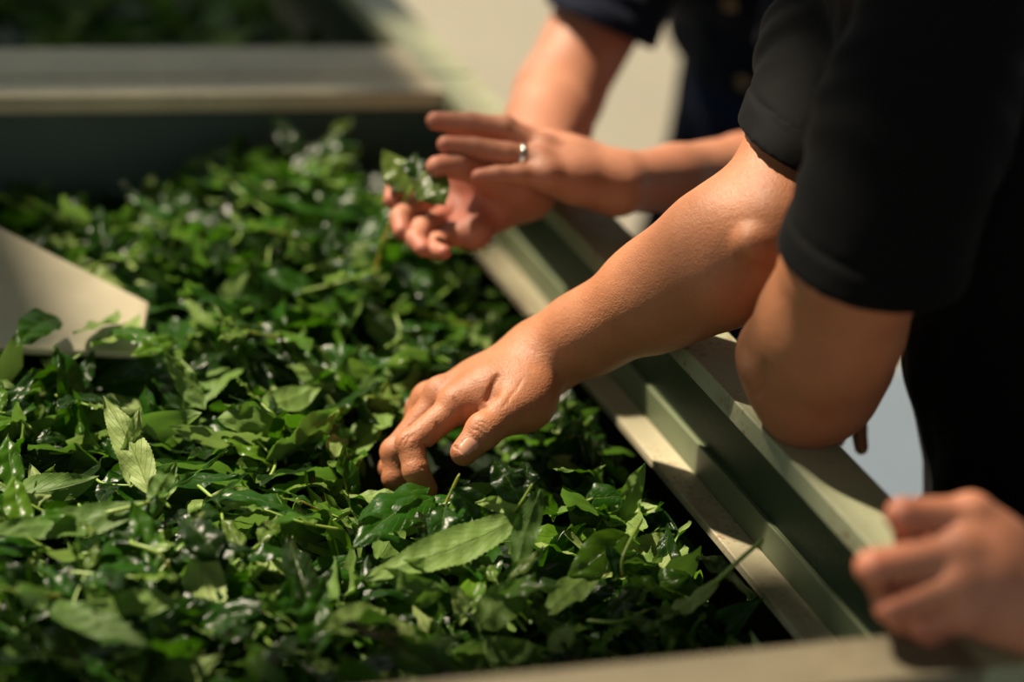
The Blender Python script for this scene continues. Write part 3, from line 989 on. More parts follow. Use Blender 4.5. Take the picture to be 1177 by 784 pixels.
# unseen roof added as shade caster, its openings cut to place sun patches
CZ = 3.30
OPEN = []


def lit(x0, x1, y0, y1, z=ZR - .12):
    """opening whose sunlight lands on x0-x1, y0-y1 at height z"""
    k = (CZ - z) / -SUN_DIR[2]
    OPEN.append((x0 - SUN_DIR[0] * k, x1 - SUN_DIR[0] * k, y0 - SUN_DIR[1] * k, y1 - SUN_DIR[1] * k))


SUN_DIR = unit(np.array([.37, -.46, -.81]))
lit(-.47, -.07, .035, .72)
lit(-.071, .06, .035, .28)
lit(-.80, -.20, .0, .42)
lit(-.80, -.0605, -.43, -.21, ZR)
lit(-.09, .60, .42, 1.10, ZR + .1)
lit(-.02, .12, .28, .46, ZR)
lit(.021, .20, -.075, .28)
lit(-.04, .02, .279, .66)
lit(-.06, .06, -.33, -.035, ZR)
lit(.6, 1.6, .9, 1.95, 0)
lit(.35, 5.0, 1.9, 8.0, 0)
xs = sorted({-5., 7.} | {q for o_ in OPEN for q in o_[:2]}); ys = sorted({-4., 11.} | {q for o_ in OPEN for q in o_[2:]})
xs = [q for q in xs if -5 <= q <= 7]; ys = [q for q in ys if -4 <= q <= 11]
V, F_ = [], []
for i in range(len(xs) - 1):
    for j in range(len(ys) - 1):
        mx_, my_ = (xs[i] + xs[i + 1]) / 2, (ys[j] + ys[j + 1]) / 2
        if any(a < mx_ < b and c < my_ < d for a, b, c, d in OPEN): continue
        b_ = len(V)
        V += [(x, y, z) for z in (CZ, CZ + .05) for (x, y) in ((xs[i], ys[j]), (xs[i + 1], ys[j]), (xs[i + 1], ys[j + 1]), (xs[i], ys[j + 1]))]
        F_ += [tuple(b_ + q for q in f) for f in ((0, 3, 2, 1), (4, 5, 6, 7), (0, 1, 5, 4), (1, 2, 6, 5), (2, 3, 7, 6), (3, 0, 4, 7))]
me = bpy.data.meshes.new('shade_ceiling'); me.from_pydata(V, [], F_); me.update()
o = link('shade_ceiling', me, M['far_wall']); o['kind'] = 'structure'

# ------------------------------------------------------------------ the troughs
def trough(root_y0, y0, y1, label, near_w, far_w, xl=-1.28, mats=('green', 'rim'), far_open=False):
    """sheet-metal withering trough between y0 and y1"""
    r = empty('withering_trough', ((xl + .02) / 2, (y0 + y1) / 2, 0)); tag(r, label, 'trough')
    z = ZR
    rim = [(-.031, z - .018), (-.031, z - .001), (-.030, z), (.020, z), (.021, z - .001), (.021, z - .055), (.012, z - .055), (.012, z - .018)]
    extrude_profile('rim', rim, 'y', y0, y1, M['rim'], r)
    mr = [(xl - p, q) for p, q in rim][::-1]
    extrude_profile('rim', mr, 'y', y0, y1, M['rim'], r)
    led = [(-.0290, z - .128), (-.0290, z - .120), (-.0015, z - .120), (-.0015, z - .128)]
    rail = [(-.0015, z - .128), (-.0015, z - .094), (.0042, z - .094), (.0042, z - .128)]
    extrude_profile('rail', rail, 'y', y0 + .052, y1 - .052, M['green'], r)
    extrude_profile('rail', [(xl - p, q) for p, q in rail][::-1], 'y', y0 + .052, y1 - .052, M['green'], r)
    extrude_profile('ledge', led, 'y', y0 + .052, y1 - .052, M['ledge'], r)
    extrude_profile('ledge', [(xl - p, q) for p, q in led][::-1], 'y', y0 + .052, y1 - .052, M['ledge'], r)
    extrude_profile('side_panel', boxprof(.004, .010, z - .45, z - .018), 'y', y0 + .003, y1 - .003, M['wall_green'], r)
    extrude_profile('side_panel', boxprof(xl - .010, xl - .004, z - .45, z - .018), 'y', y0 + .003, y1 - .003, M['wall_green'], r)
    # ends
    er_ = [(y0, z - .055), (y0, z - .001), (y0 + .001, z), (y0 + near_w, z), (y0 + near_w + .001, z - .001), (y0 + near_w + .001, z - .018), (y0 + near_w - .008, z - .018), (y0 + .008, z - .018), (y0 + .008, z - .055)]
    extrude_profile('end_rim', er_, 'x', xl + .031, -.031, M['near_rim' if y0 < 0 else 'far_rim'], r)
    er2 = [(y1 - p + y0, q) for p, q in er_][::-1]
    k = far_w / near_w
    er2 = [(y1 - (y1 - p) * (k if (y1 - p) > .02 else 1), q) for p, q in er2]
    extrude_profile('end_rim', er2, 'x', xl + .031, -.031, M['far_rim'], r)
    extrude_profile('end_panel', boxprof(y0 + .004, y0 + .012, z - .45, z - .019), 'x', xl - .004, .004, M['far_wall'] if y0 > 0 else M['sky_tinted'], r)
    extrude_profile('end_panel', boxprof(y1 - .012 , y1 - .004, z - .45, z - .019), 'x', xl - .004, .004, M['far_wall'], r)
    extrude_profile('bed_floor', boxprof(y0 + .012, y1 - .012, z - .40, z - .39), 'x', xl - .004, .004, M['steel'], r)
    for lx in (xl + .02, -.03):
        for ly in (y0 + .06, y1 - .06):
            extrude_profile('leg', boxprof(lx - .02, lx + .02, 0, z - .40), 'y', ly - .02, ly + .02, M['green'], r)
    return r


TY0, TY1 = -.322, .836
trough(0, TY0, TY1, 'pale green metal trough under the reaching hands, full of fresh leaves', .050, .052)
trough(0, .842, 2.30, 'farther metal trough behind the grey end rim, dark leaves inside', .085, .05)
# ------------------------------------------------------------------ white board half buried
b0, b1, b2, b3 = atz(-70, 345, ZR - .035), atz(165, 345, ZR - .105), atz(152, 400, ZR - .10), atz(10, 392, ZR - .105)
V, Q = [], []
NU, NV = 28, 14
def board(u, v):
    # u along to the right end, v from the lower edge to the upper edge
    lo = lerp(atz(-120, 395, ZR - .11), atz(160, 405, ZR - .10), u)
    hi_ = lerp(atz(-120, 225, ZR - .05), atz(172, 348, ZR - .095), u)
    p_ = lerp(lo, hi_, v)
    p_ = p_ + np.array([0, 0, 1]) * (.022 * (1 - u) * math.sin(v * PI * .5) ** 2 - .012 * math.sin(PI * v) * (1 - u))
    return p_
pts = np.array([[board(i / NU, j / NV) for j in range(NV + 1)] for i in range(NU + 1)])
n1_ = NV + 1
V = list(pts.reshape(-1, 3)) + list(pts.reshape(-1, 3) - np.array([0, 0, .007]))
o_ = (NU + 1) * n1_
for i in range(NU):
    for j in range(NV):
        a = i * n1_ + j
        Q.append((a, a + n1_, a + n1_ + 1, a + 1)); Q.append((o_ + a, o_ + a + 1, o_ + a + n1_ + 1, o_ + a + n1_))
for i in range(NU):
    a = i * n1_; Q.append((a, o_ + a, o_ + a + n1_, a + n1_)); a += NV; Q.append((a, a + n1_, o_ + a + n1_, o_ + a))
for j in range(NV):
    Q.append((j, j + 1, o_ + j + 1, o_ + j)); a = NU * n1_ + j; Q.append((a, o_ + a, o_ + a + 1, a + 1))
o = link('scoop_board', mesh_np('scoop_board', V, Q), M['cream'])
tag(o, 'cream white curved board half buried in the leaves', 'board')
bv = o.modifiers.new('edge', 'BEVEL'); bv.width = .002; bv.segments = 2; bv.limit_method = 'ANGLE'

# ------------------------------------------------------------------ tea leaves
def leaf_geom(L, W, ns=30, nt_=8, fold=.35, bend=.5, wave=.004, twist=.3, serr=True, seed=0, tipcurl=0.0, crump=.0006, quilt=.0007):
    """leaf blade in its own frame: base at the origin, axis along +x, width along y, upper side +z"""
    r = np.random.default_rng(seed)
    ph = r.uniform(0, 6.28, 6)
    V, UV = [], []
    s = np.linspace(0, 1, ns + 1)
    # midrib bends in the xz plane
    ang = bend * (s - .15) + tipcurl * np.clip(s - .7, 0, 1) ** 2 * 6 + .10 * np.sin(s * 5 + ph[0])
    side = .18 * np.sin(s * 3.0 + ph[5])
    dx = np.cos(ang) * np.cos(side) / ns * L; dz = -np.sin(ang) / ns * L; dy = np.sin(side) / ns * L * .6
    X = np.concatenate([[0], np.cumsum(dx[:-1])]); Z = np.concatenate([[0], np.cumsum(dz[:-1])]); Y = np.concatenate([[0], np.cumsum(dy[:-1])])
    prof = np.sin(PI * np.clip(s, 0, 1) ** .88) ** .80 * (1 - .30 * s) * 1.22
    prof *= W / 2 / prof.max()
    prof = np.maximum(prof * (1 - np.clip((s - .86) / .14, 0, 1) ** 2 * .35), .0011)
    prof[-1] = .0004
    t = np.linspace(-1, 1, nt_ + 1)
    for i in range(ns + 1):
        ca, sa = math.cos(ang[i]), math.sin(ang[i])
        fo = fold * (1 - .45 * s[i]); tw = twist * (s[i] - .3)
        w = prof[i]
        if serr and 2 < i < ns - 1: we = w * (1 + (.035 if i % 2 else -.025))
        else: we = w
        for tt in t:
            wid = (we if abs(tt) > .98 else w) * tt
            y = wid * math.cos(fo); z = abs(wid) * math.sin(fo)
            edge = abs(tt) ** 1.5
            z += wave * edge * (math.sin(s[i] * 13 + ph[1] + (2.1 if tt > 0 else 0)) + .6 * math.sin(s[i] * 23 + ph[2] * (1 if tt > 0 else 2)))
            z -= .9 * w * edge * edge * .22
            z += crump * (math.sin(X[i] * 210 + ph[3] + 3 * tt) * math.sin(tt * 2.6 + ph[4]) + .6 * math.sin(X[i] * 420 + tt * 5 + ph[2]))
            z += quilt * abs(math.sin((s[i] * 9 - abs(tt) * 2.75) * PI)) * (1 - edge) * min(1, abs(tt) * 5)
            y2 = y * math.cos(tw) - z * math.sin(tw); z2 = y * math.sin(tw) + z * math.cos(tw)
            V.append((X[i] + z2 * sa, Y[i] + y2, Z[i] + z2 * ca)); UV.append((s[i], (tt + 1) / 2))
    V = np.array(V); k = nt_ + 1
    Q = np.array([(i * k + j, (i + 1) * k + j, (i + 1) * k + j + 1, i * k + j + 1) for i in range(ns) for j in range(nt_)])
    return V, Q, np.array(UV)


def leaf_mesh(name, V, Q, UV):
    me = mesh_np(name, V, Q)
    uvl = me.uv_layers.new(name='UVMap')
    uvl.data.foreach_set('uv', UV[Q.ravel()].astype(np.float32).ravel())
    me.materials.append(M['leaf'])
    return me


def tube(pts, r0, r1, seg=8):
    pts = [np.asarray(p, float) for p in pts]
    # smooth through the points
    P = []
    n = len(pts)
    for i in range(n - 1):
        p0, p1, p2, p3 = pts[max(i - 1, 0)], pts[i], pts[i + 1], pts[min(i + 2, n - 1)]
        for q in np.linspace(0, 1, 6, endpoint=False):
            P.append(.5 * ((2 * p1) + (-p0 + p2) * q + (2 * p0 - 5 * p1 + 4 * p2 - p3) * q * q + (-p0 + 3 * p1 - 3 * p2 + p3) * q ** 3))
    P.append(pts[-1])
    V, Q = [], []
    m_ = len(P)
    for i, p in enumerate(P):
        tn = unit(P[min(i + 1, m_ - 1)] - P[max(i - 1, 0)])
        a = unit(np.cross(tn, [.3, .2, .9])); b = np.cross(tn, a)
        rr = r0 + (r1 - r0) * i / (m_ - 1)
        if i in (0, m_ - 1): rr *= .55
        for j in range(seg):
            w = 2 * PI * j / seg
            V.append(p + (a * math.cos(w) + b * math.sin(w)) * rr)
    for i in range(m_ - 1):
        for j in range(seg):
            Q.append((i * seg + j, i * seg + (j + 1) % seg, (i + 1) * seg + (j + 1) % seg, (i + 1) * seg + j))
    V.append(P[0]); V.append(P[-1])
    c0, c1 = len(V) - 2, len(V) - 1
    for j in range(seg):
        Q.append((c0, (j + 1) % seg, j, j)); Q.append((c1, (m_ - 1) * seg + j, (m_ - 1) * seg + (j + 1) % seg, (m_ - 1) * seg + (j + 1) % seg))
    return V, Q


def tube_mesh(name, pts, r0=.0014, r1=.0010):
    V, Q = tube(pts, r0, r1)
    body = [q for q in Q if len(set(q)) == 4]; tri = [tuple(dict.fromkeys(q)) for q in Q if len(set(q)) == 3]
    me = bpy.data.meshes.new(name); me.from_pydata([tuple(v) for v in V], [], [tuple(int(i) for i in q) for q in body + tri]); me.update()
    me.polygons.foreach_set('use_smooth', [True] * len(me.polygons))
    return me


def hgt(x, y):
    x = np.asarray(x, float); y = np.asarray(y, float)
    z = ZR - .142 + .030 * np.clip(y / .7, -.3, 1)
    z = z + .058 * np.exp(-((x + .20) ** 2 / .014 + (y - .66) ** 2 / .018))
    z = z + .018 * np.exp(-((x + .30) ** 2 / .02 + (y - .52) ** 2 / .02))
    z = z + .014 * np.exp(-((x + .17) ** 2 / .006 + (y - .10) ** 2 / .006))
    z = z - .020 * np.clip((x + .075) / .05, 0, 1)
    z = z + .007 * np.sin(x * 23 + 1) * np.sin(y * 19) + .005 * np.sin(x * 47 + y * 39)
    return z


def rot_from(axis, nrm, roll=0.0):
    """columns: leaf x, y, z axes"""
    a = unit(axis); n = np.asarray(nrm, float); n = unit(n - a * n.dot(a)); b = np.cross(n, a)
    c, s_ = math.cos(roll), math.sin(roll)
    b2 = b * c + n * s_; n2 = -b * s_ + n * c
    return np.stack([a, b2, n2], 1)


# bed beneath the loose leaves
def bed(name, x0, x1, y0, y1, hf, nx, ny, label):
    xs = np.linspace(x0, x1, nx); ys = np.linspace(y0, y1, ny)
    XX, YY = np.meshgrid(xs, ys, indexing='ij')
    top = hf(XX, YY) - .028 + .006 * np.sin(XX * 160 + 3 * np.sin(YY * 70)) * np.sin(YY * 150)
    V = np.stack([XX, YY, top], -1).reshape(-1, 3)
    Q = [(i * ny + j, (i + 1) * ny + j, (i + 1) * ny + j + 1, i * ny + j + 1) for i in range(nx - 1) for j in range(ny - 1)]
    # sides and underside, a solid heap on the trough floor
    n0 = len(V); Vb = V.copy(); Vb[:, 2] = ZR - .388
    V = np.concatenate([V, Vb])
    Q += [(a + n0, d + n0, c + n0, b + n0) for (a, b, c, d) in list(Q)]
    for i in range(nx - 1):
        a, b = i * ny, (i + 1) * ny; Q.append((a, a + n0, b + n0, b)); a += ny - 1; b += ny - 1; Q.append((a, b, b + n0, a + n0))
    for j in range(ny - 1):
        a = j; Q.append((a, a + 1, a + 1 + n0, a + n0)); a = (nx - 1) * ny + j; Q.append((a, a + n0, a + 1 + n0, a + 1))
    o = link(name, mesh_np(name, V, Q), M['bed'])
    tag(o, label, 'leaves', kind='stuff')
    return o


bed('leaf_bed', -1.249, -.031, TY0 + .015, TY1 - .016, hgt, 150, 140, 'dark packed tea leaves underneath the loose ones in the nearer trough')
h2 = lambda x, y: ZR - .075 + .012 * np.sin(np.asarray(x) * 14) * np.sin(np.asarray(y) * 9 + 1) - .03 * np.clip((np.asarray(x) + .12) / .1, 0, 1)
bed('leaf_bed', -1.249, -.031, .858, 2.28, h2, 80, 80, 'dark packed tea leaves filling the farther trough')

variants = []
for i in range(28):
    r = np.random.default_rng(100 + i)
    L = r.uniform(.066, .112); W = L * r.uniform(.32, .44)
    variants.append(dict(L=L, W=W, fold=r.uniform(.05, .85), bend=r.uniform(-.9, 1.6), wave=r.uniform(.0010, .0038), twist=r.uniform(-1.3, 1.3), crump=r.uniform(.0004, .0016), seed=i, tipcurl=r.uniform(-.6, .8)))
var_me = []
for i, q in enumerate(variants):
    V, Qd, UV = leaf_geom(ns=44, nt_=8, **q)
    var_me.append((leaf_mesh('tea_leaf', V, Qd, UV), V))
var_lo = [leaf_geom(ns=13, nt_=6, serr=False, **q) for q in variants]


def inside(V):
    return (V[:, 0].max() < .004) and (V[:, 1].max() < TY1 - .02) and (V[:, 1].min() > TY0 + .02)


HSEG = [((168, 577), (0, 609)), ((600, 592), (412, 667)), ((500, 572), (410, 630)), ((620, 566), (592, 662)), ((720, 616), (655, 664)), ((170, 560), (122, 468)), ((555, 715), (612, 668)), ((800, 690), (870, 630)), ((752, 716), (830, 668)), ((60, 690), (170, 742)), ((110, 690), (206, 688)), ((180, 574), (262, 518))]


def crosses_hero(pos, R_, L, x, y):
    for q in (0, .2, .4, .6, .8, 1):
        pt_ = pos + R_[:, 0] * L * q
        if pt_[2] < float(hgt(pt_[0], pt_[1])) + .002: continue
        px, py, t = proj(pt_)
        for (a, b) in HSEG:
            ax_, ay_ = b[0] - a[0], b[1] - a[1]
            tt = min(1, max(0, ((px - a[0]) * ax_ + (py - a[1]) * ay_) / (ax_ * ax_ + ay_ * ay_)))
            if (px - a[0] - tt * ax_) ** 2 + (py - a[1] - tt * ay_) ** 2 < 20 ** 2: return True
    return False


# every leaf of the heap: position, frame and variant
LEAVES = []
x_lo, x_hi, y_lo, y_hi = -.74, -.010, -.26, .80
N_LEAF = 4300
for i in range(N_LEAF):
    x = rng.uniform(x_lo, x_hi); y = rng.uniform(y_lo, y_hi)
    if i % 7 == 0: x = rng.uniform(-.11, -.035); y = rng.uniform(-.2, .3)
    lay = rng.uniform(0, 1)
    k = int(rng.integers(len(variants)))
    z = float(hgt(x, y)) - .044 + lay * .054
    a = rng.uniform(0, 2 * PI)
    tilt = rng.normal(0, .42) + .08
    axis = np.array([math.cos(a) * math.cos(tilt), math.sin(a) * math.cos(tilt), math.sin(tilt)])
    nrm = unit(np.array([rng.normal(0, .75), rng.normal(0, .75), 1.0]))
    if rng.random() < .32: nrm = -nrm
    R_ = rot_from(axis, nrm)
    sc_l = rng.uniform(.55, 1.12)
    L = variants[k]['L'] * sc_l
    pos = np.array([x, y, z]) - R_[:, 0] * L * .5
    lim = -.034
    ends = (pos[0], pos[0] + R_[0, 0] * L)
    half = .018 * abs(R_[0, 1]) * sc_l
    if max(ends) + half > lim + .004: continue
    if crosses_hero(pos, R_, L, x, y): continue
    if max(pos[1], pos[1] + R_[1, 0] * L) > TY1 - .03 or min(pos[1], pos[1] + R_[1, 0] * L) < TY0 + .03: continue
    top = float(hgt(x, y)) + .058
    if max(pos[2], pos[2] + R_[2, 0] * L) > top: continue
    LEAVES.append((pos, R_, k, sc_l, lay))

# keep clear of the hand, the board and arms
hand_pts = [p_ for f_ in fR for p_ in f_] + mR + tR + [lerp(mR[0], fR[0][0], .5), lerp(mR[1], fR[1][0], .5), at(629, 408, 2.05)]
hand_pts = np.array(hand_pts)


hpx = np.stack(proj(hand_pts), -1)
hpx = hpx[hpx[:, 1] < 556]


def clear(pos, R_, L, rad=.016):
    for q in (0, .25, .5, .75, 1):
        for sd in (-.15, 0, .15):
            px, py, t = proj(pos + R_[:, 0] * L * q + R_[:, 1] * L * sd)
            if py < 562 and ((hpx[:, 0] - px) ** 2 + (hpx[:, 1] - py) ** 2 < 22 ** 2).any() and t < 2.12: return False
    for q in (0, .25, .5, .75, 1):
        p_ = pos + R_[:, 0] * L * q
        if (((hand_pts - p_) ** 2).sum(1) < rad * rad).any(): return False
    return True


bpts = pts.reshape(-1, 3)
def off_board(pos, R_, L):
    for q in (0, .3, .5, .7, 1):
        p_ = pos + R_[:, 0] * L * q
        d = ((bpts[:, :2] - p_[:2]) ** 2).sum(1); j = d.argmin()
        if d[j] < .0006 and abs(p_[2] - bpts[j, 2]) < .016: return False
        if d[j] < .0004 and p_[2] > bpts[j, 2] - .004: return False
    return True


LEAVES = [q for q in LEAVES if clear(q[0], q[1], variants[q[2]]['L'] * q[3]) and off_board(q[0], q[1], variants[q[2]]['L'] * q[3])]

# the leaves that show largest lie on top, in view, nearest
score = []
for (pos, R_, k, s_, lay) in LEAVES:
    L = variants[k]['L'] * s_
    c = pos + R_[:, 0] * L * .5
    px, py, t = proj(c)
    vis = -20 < px < 960 and 90 < py < 790
    face = abs(R_[:, 2].dot(toward(c)))
    over = c[2] - float(hgt(c[0], c[1]))
    score.append((0 if vis else -5) + over * 60 + (face * .6 + .4) * s_ + (2.2 - t) * .9)
order = np.argsort(score)[::-1]
TOP = set(order[:255].tolist())

ZONES = [
    ('loose tea leaf in the foreground of the heap by the near rim', 'foreground leaves of the heap'),
    ('tea leaf among many just in front of the reaching hand', 'leaves in front of the reaching hand'),
    ('tea leaf in the middle of the heap beside the reaching hand', 'leaves beside the reaching hand'),
    ('tea leaf on the heap along the pale metal ledge', 'leaves along the ledge'),
    ('blurred tea leaf on the far side of the heap near the board', 'far leaves of the heap'),
]


def zone(c):
    if c[0] > -.15 and c[1] > -.30 and c[0] > -.115: return 3
    if c[1] > .42: return 4
    if c[1] > .17: return 2
    if c[1] > .02: return 1
    return 0


def as_matrix(pos, R_, s_):
    m_ = Matrix([[*(R_[0] * s_), pos[0]], [*(R_[1] * s_), pos[1]], [*(R_[2] * s_), pos[2]], [0, 0, 0, 1]])
    return m_


for i in order[:255]:
    pos, R_, k, s_, lay = LEAVES[i]
    o = bpy.data.objects.new('tea_leaf', var_me[k][0]); COL.objects.link(o)
    o.matrix_world = as_matrix(pos, R_, s_)
    zz = zone(pos + R_[:, 0] * variants[k]['L'] * s_ * .5)
    tag(o, ZONES[zz][0], 'leaf', ZONES[zz][1])


def leaf_mass(name, items, label):
    VS, QS, UVS, TS, off = [], [], [], [], 0
    for (pos, R_, k, s_) in items:
        V, Qd, UV = var_lo[k]
        W_ = pos + (V * s_) @ R_.T
        VS.append(W_); QS.append(Qd + off); UVS.append(UV); TS.append(np.full(len(V), rng.uniform())); off += len(V)
    V = np.concatenate(VS); Qd = np.concatenate(QS); UV = np.concatenate(UVS)
    me = leaf_mesh(name, V, Qd, UV)
    set_attr(me, 'tint', np.concatenate(TS))
    o = link(name, me)
    tag(o, label, 'leaves', kind='stuff')
    return o


rest = []
for i in range(1500):
    x = rng.uniform(-1.22, -.72); y = rng.uniform(-.24, .78); k = int(rng.integers(28)); a = rng.uniform(0, 6.28); tl = rng.normal(0, .35)
    R_ = rot_from(np.array([math.cos(a) * math.cos(tl), math.sin(a) * math.cos(tl), math.sin(tl)]), np.array([rng.normal(0, .5), rng.normal(0, .5), 1.0 if rng.random() < .7 else -1.0]))
    s_ = rng.uniform(.6, 1.05); L = variants[k]['L'] * s_
    q_ = np.array([x, y, float(hgt(x, y)) - .03 + rng.uniform(0, .036)]) - R_[:, 0] * L * .5
    if min(q_[0], q_[0] + R_[0, 0] * L) < -1.24 or not (TY0 + .04 < q_[1] and q_[1] + R_[1, 0] * L < TY1 - .04 and q_[1] < TY1 - .04 and q_[1] + R_[1, 0] * L > TY0 + .04) or not off_board(q_, R_, L): continue
    rest.append((q_, R_, k, s_))
leaf_mass('heaped_leaves', rest + [(p_, R_, k, s_) for i, (p_, R_, k, s_, lay) in enumerate(LEAVES) if i not in TOP], 'mass of fresh green tea leaves heaped in the nearer trough')
far = []
for i in range(1500):
    x = rng.uniform(-.95, -.03); y = rng.uniform(.93, 2.1); k = int(rng.integers(28)); a = rng.uniform(0, 6.28); tl = rng.normal(0, .35)
    axis = np.array([math.cos(a) * math.cos(tl), math.sin(a) * math.cos(tl), math.sin(tl)])
    n = np.array([rng.normal(0, .4), rng.normal(0, .4), 1.0]); n = -n if rng.random() < .3 else n
    R_ = rot_from(axis, n); s_ = rng.uniform(.7, 1.1); L = variants[k]['L'] * s_
    pos = np.array([x, y, float(h2(x, y)) - .02 + rng.uniform(0, .028)]) - R_[:, 0] * L * .5
    if max(pos[0], pos[0] + R_[0, 0] * L) > -.035 or min(pos[1], pos[1] + R_[1, 0] * L) < .885: continue
    far.append((pos, R_, k, s_))
leaf_mass('heaped_leaves', far, 'mass of dark green tea leaves heaped in the farther trough')

# ---- single leaves and shoots that can be told apart


def placed_leaf(base, tip, W, nrm, name='tea_leaf', parent=None, fold=.3, bend=.3, wave=.0018, twist=.2, seed=0, tipcurl=0.0, young=0.0, ns=56):
    base = np.asarray(base); tip = np.asarray(tip)
    L = np.linalg.norm(tip - base)
    V, Qd, UV = leaf_geom(L * 1.06, W, ns=ns, nt_=10, fold=fold, bend=bend, wave=wave, twist=twist, seed=seed, tipcurl=tipcurl)
    # turn so the blade tip lands on the tip
    k = 11
    tl = V[-6]
    a1 = unit(tl); b1 = unit(np.cross([0, 0, 1.], a1)); c1 = np.cross(a1, b1)
    loc = np.stack([a1, b1, c1], 1)
    Rw = rot_from(tip - base, nrm)
    s_ = L / np.linalg.norm(tl)
    W_ = base + (V * s_) @ (Rw @ loc.T).T
    me = leaf_mesh(name, W_ - (base if parent is None else 0), Qd, UV)
    o = bpy.data.objects.new(name, me); COL.objects.link(o)
    if parent is None: o.location = base
    else:
        o.parent = parent; o.matrix_parent_inverse = Matrix.Translation(-parent.location)
    if young: o['young'] = young
    return o


UP = np.array([0, 0, 1.])
def on(px, py, dz=0.0):
    """point of the heap's surface seen at a place of the photograph, raised by dz"""
    z = ZR - .14
    for _ in range(8):
        p_ = atz(px, py, z + dz); z = float(hgt(p_[0], p_[1]))
    return atz(px, py, z + dz)


vw = lambda p_: -toward(p_)
H = []
def hero(label, b, t, W, up=True, tilt=(0, 0, 0), dzb=.010, dzt=.010, **kw):
    pb, pt = on(b[0], b[1], dzb), on(t[0], t[1], dzt)
    n = UP * .65 + vw(pb) * .5 + np.array(tilt)
    o = placed_leaf(pb, pt, W, n if up else -n, seed=len(H) + 40, **kw)
    tag(o, label, 'leaf'); H.append(o); return o


hero('long pale tea leaf with its underside up at the left edge, tip out of sight', (168, 577), (-25, 612), .030, up=False, dzb=.036, dzt=.020, fold=.2, bend=.15)
hero('pale upright tea leaf with wavy edge behind the long pale leaf at the left', (172, 568), (118, 455), .030, up=False, dzb=.026, dzt=.060, tilt=(0, -.6, -.2), fold=.35, bend=.2)
hero('narrow yellow green tea leaf standing beside the pale upright leaf at the left', (150, 560), (160, 468), .020, up=False, dzb=.026, dzt=.058, tilt=(.3, -.6, -.2), fold=.5)
hero('small folded pale leaf hanging in front of the stem at the left', (205, 545), (170, 580), .018, up=False, dzb=.03, dzt=.015, fold=.5)
hero('long pale leaf with sunlit blotches lying just below the reaching hand', (600, 592), (412, 667), .036, up=False, dzb=.032, dzt=.022, fold=.16, bend=.25, twist=.1, wave=.0012)
hero('glossy dark leaf pressed under the index finger tip', (500, 572), (404, 632), .036, dzb=.024, dzt=.020, fold=.22, bend=.35, wave=.001)
hero('blistered dark leaf behind the glossy one under the fingers', (492, 562), (400, 603), .032, dzb=.022, dzt=.028, fold=.15, bend=.5, wave=.003, tilt=(0, .4, 0))
hero('narrow olive leaf hanging down beside the thumb, tip lowest', (622, 562), (592, 668), .022, up=False, dzb=.055, dzt=.014, tilt=(-.3, -.9, -.2), fold=.25, bend=.3)
hero('short bright pale leaf with a ragged tip below the narrow olive leaf', (548, 722), (616, 662), .032, up=False, dzb=.016, dzt=.034, tilt=(0, -.3, 0), fold=.2, wave=.003)
hero('broad dark leaf with a light rim and serrated edge to the right of the thumb', (722, 614), (650, 668), .034, dzb=.040, dzt=.016, tilt=(0, -.5, 0), fold=.25, bend=.4)
hero('small yellow green leaf hanging under the serrated dark leaf', (722, 668), (738, 696), .022, up=False, dzb=.022, dzt=.01, fold=.3, tilt=(0, -.6, 0))
hero('olive leaf with a pale midrib pointing down left below the serrated dark leaf', (690, 650), (624, 712), .026, up=False, dzb=.02, dzt=.012, fold=.2)
hero('wide dark leaf in shade just right of the thumb and its sprig', (650, 578), (722, 570), .034, dzb=.016, dzt=.022, fold=.08, bend=.1)
hero('bright blurred leaf standing beside the ledge right of the hand', (716, 600), (742, 532), .020, up=False, dzb=.008, dzt=.05, tilt=(0, -.5, 0), fold=.4)
hero('pale leaf with a curled edge lying across the lower left foreground', (100, 690), (214, 688), .026, up=False, dzb=.022, dzt=.030, fold=.35, bend=.5, wave=.003)
hero('long olive leaf slanting down right at the lower left', (40, 686), (176, 744), .026, up=False, dzb=.024, dzt=.020, fold=.25, bend=.3)
hero('dark upright leaf with a pointed tip in the left middle foreground', (356, 700), (332, 614), .028, dzb=.014, dzt=.044, tilt=(.2, -.8, -.2), fold=.3)
hero('pale green pointed leaf below the white board', (236, 470), (188, 404), .022, up=False, dzb=.01, dzt=.05, tilt=(0, -.4, 0), fold=.5)
hero('sunlit bluish pale leaf lying left of the pale leaf in the lower middle', (440, 700), (372, 726), .030, up=False, dzb=.02, dzt=.02, fold=.15)
hero('small triangular bright leaf at the bottom, just above the near rim', (632, 748), (660, 718), .018, up=False, dzb=.03, dzt=.04, fold=.3, tilt=(0, -.5, 0))
hero('blurred blotched leaf lying at the bottom middle of the heap', (520, 770), (440, 745), .034, up=False, dzb=.03, dzt=.03, fold=.1)
for q_, (b_, t_, w_, l_) in enumerate([((66, 366), (18, 400), .034, 'small dark leaf lying over the lower edge of the white board'),
        ((134, 358), (84, 384), .030, 'yellow green leaf lying on the end of the white board, lit'),
        ((132, 378), (182, 398), .030, 'dark small leaf at the very end of the white board'),
        ((106, 396), (160, 360), .032, 'green leaf crossing the lower rim of the white board'),
        ((200, 392), (150, 410), .022, 'pale leaf tucked against the front edge of the white board')]):
    pb_, pt_ = atz(b_[0], b_[1], ZR - .086), atz(t_[0], t_[1], ZR - .082)
    o = placed_leaf(pb_, pt_, w_, (UP if q_ % 2 == 0 else -UP) + np.array([.2, -.3, 0]), fold=.35, bend=.4, seed=500 + q_)
    tag(o, l_, 'leaf')
hero('dark leaf curling over on the heap left of the reaching hand', (250, 640), (208, 600), .030, dzb=.03, dzt=.03, fold=.3, bend=1.1)
hero('light green leaf lying across the lit middle of the heap', (300, 470), (372, 440), .030, up=False, dzb=.02, dzt=.03, fold=.2)
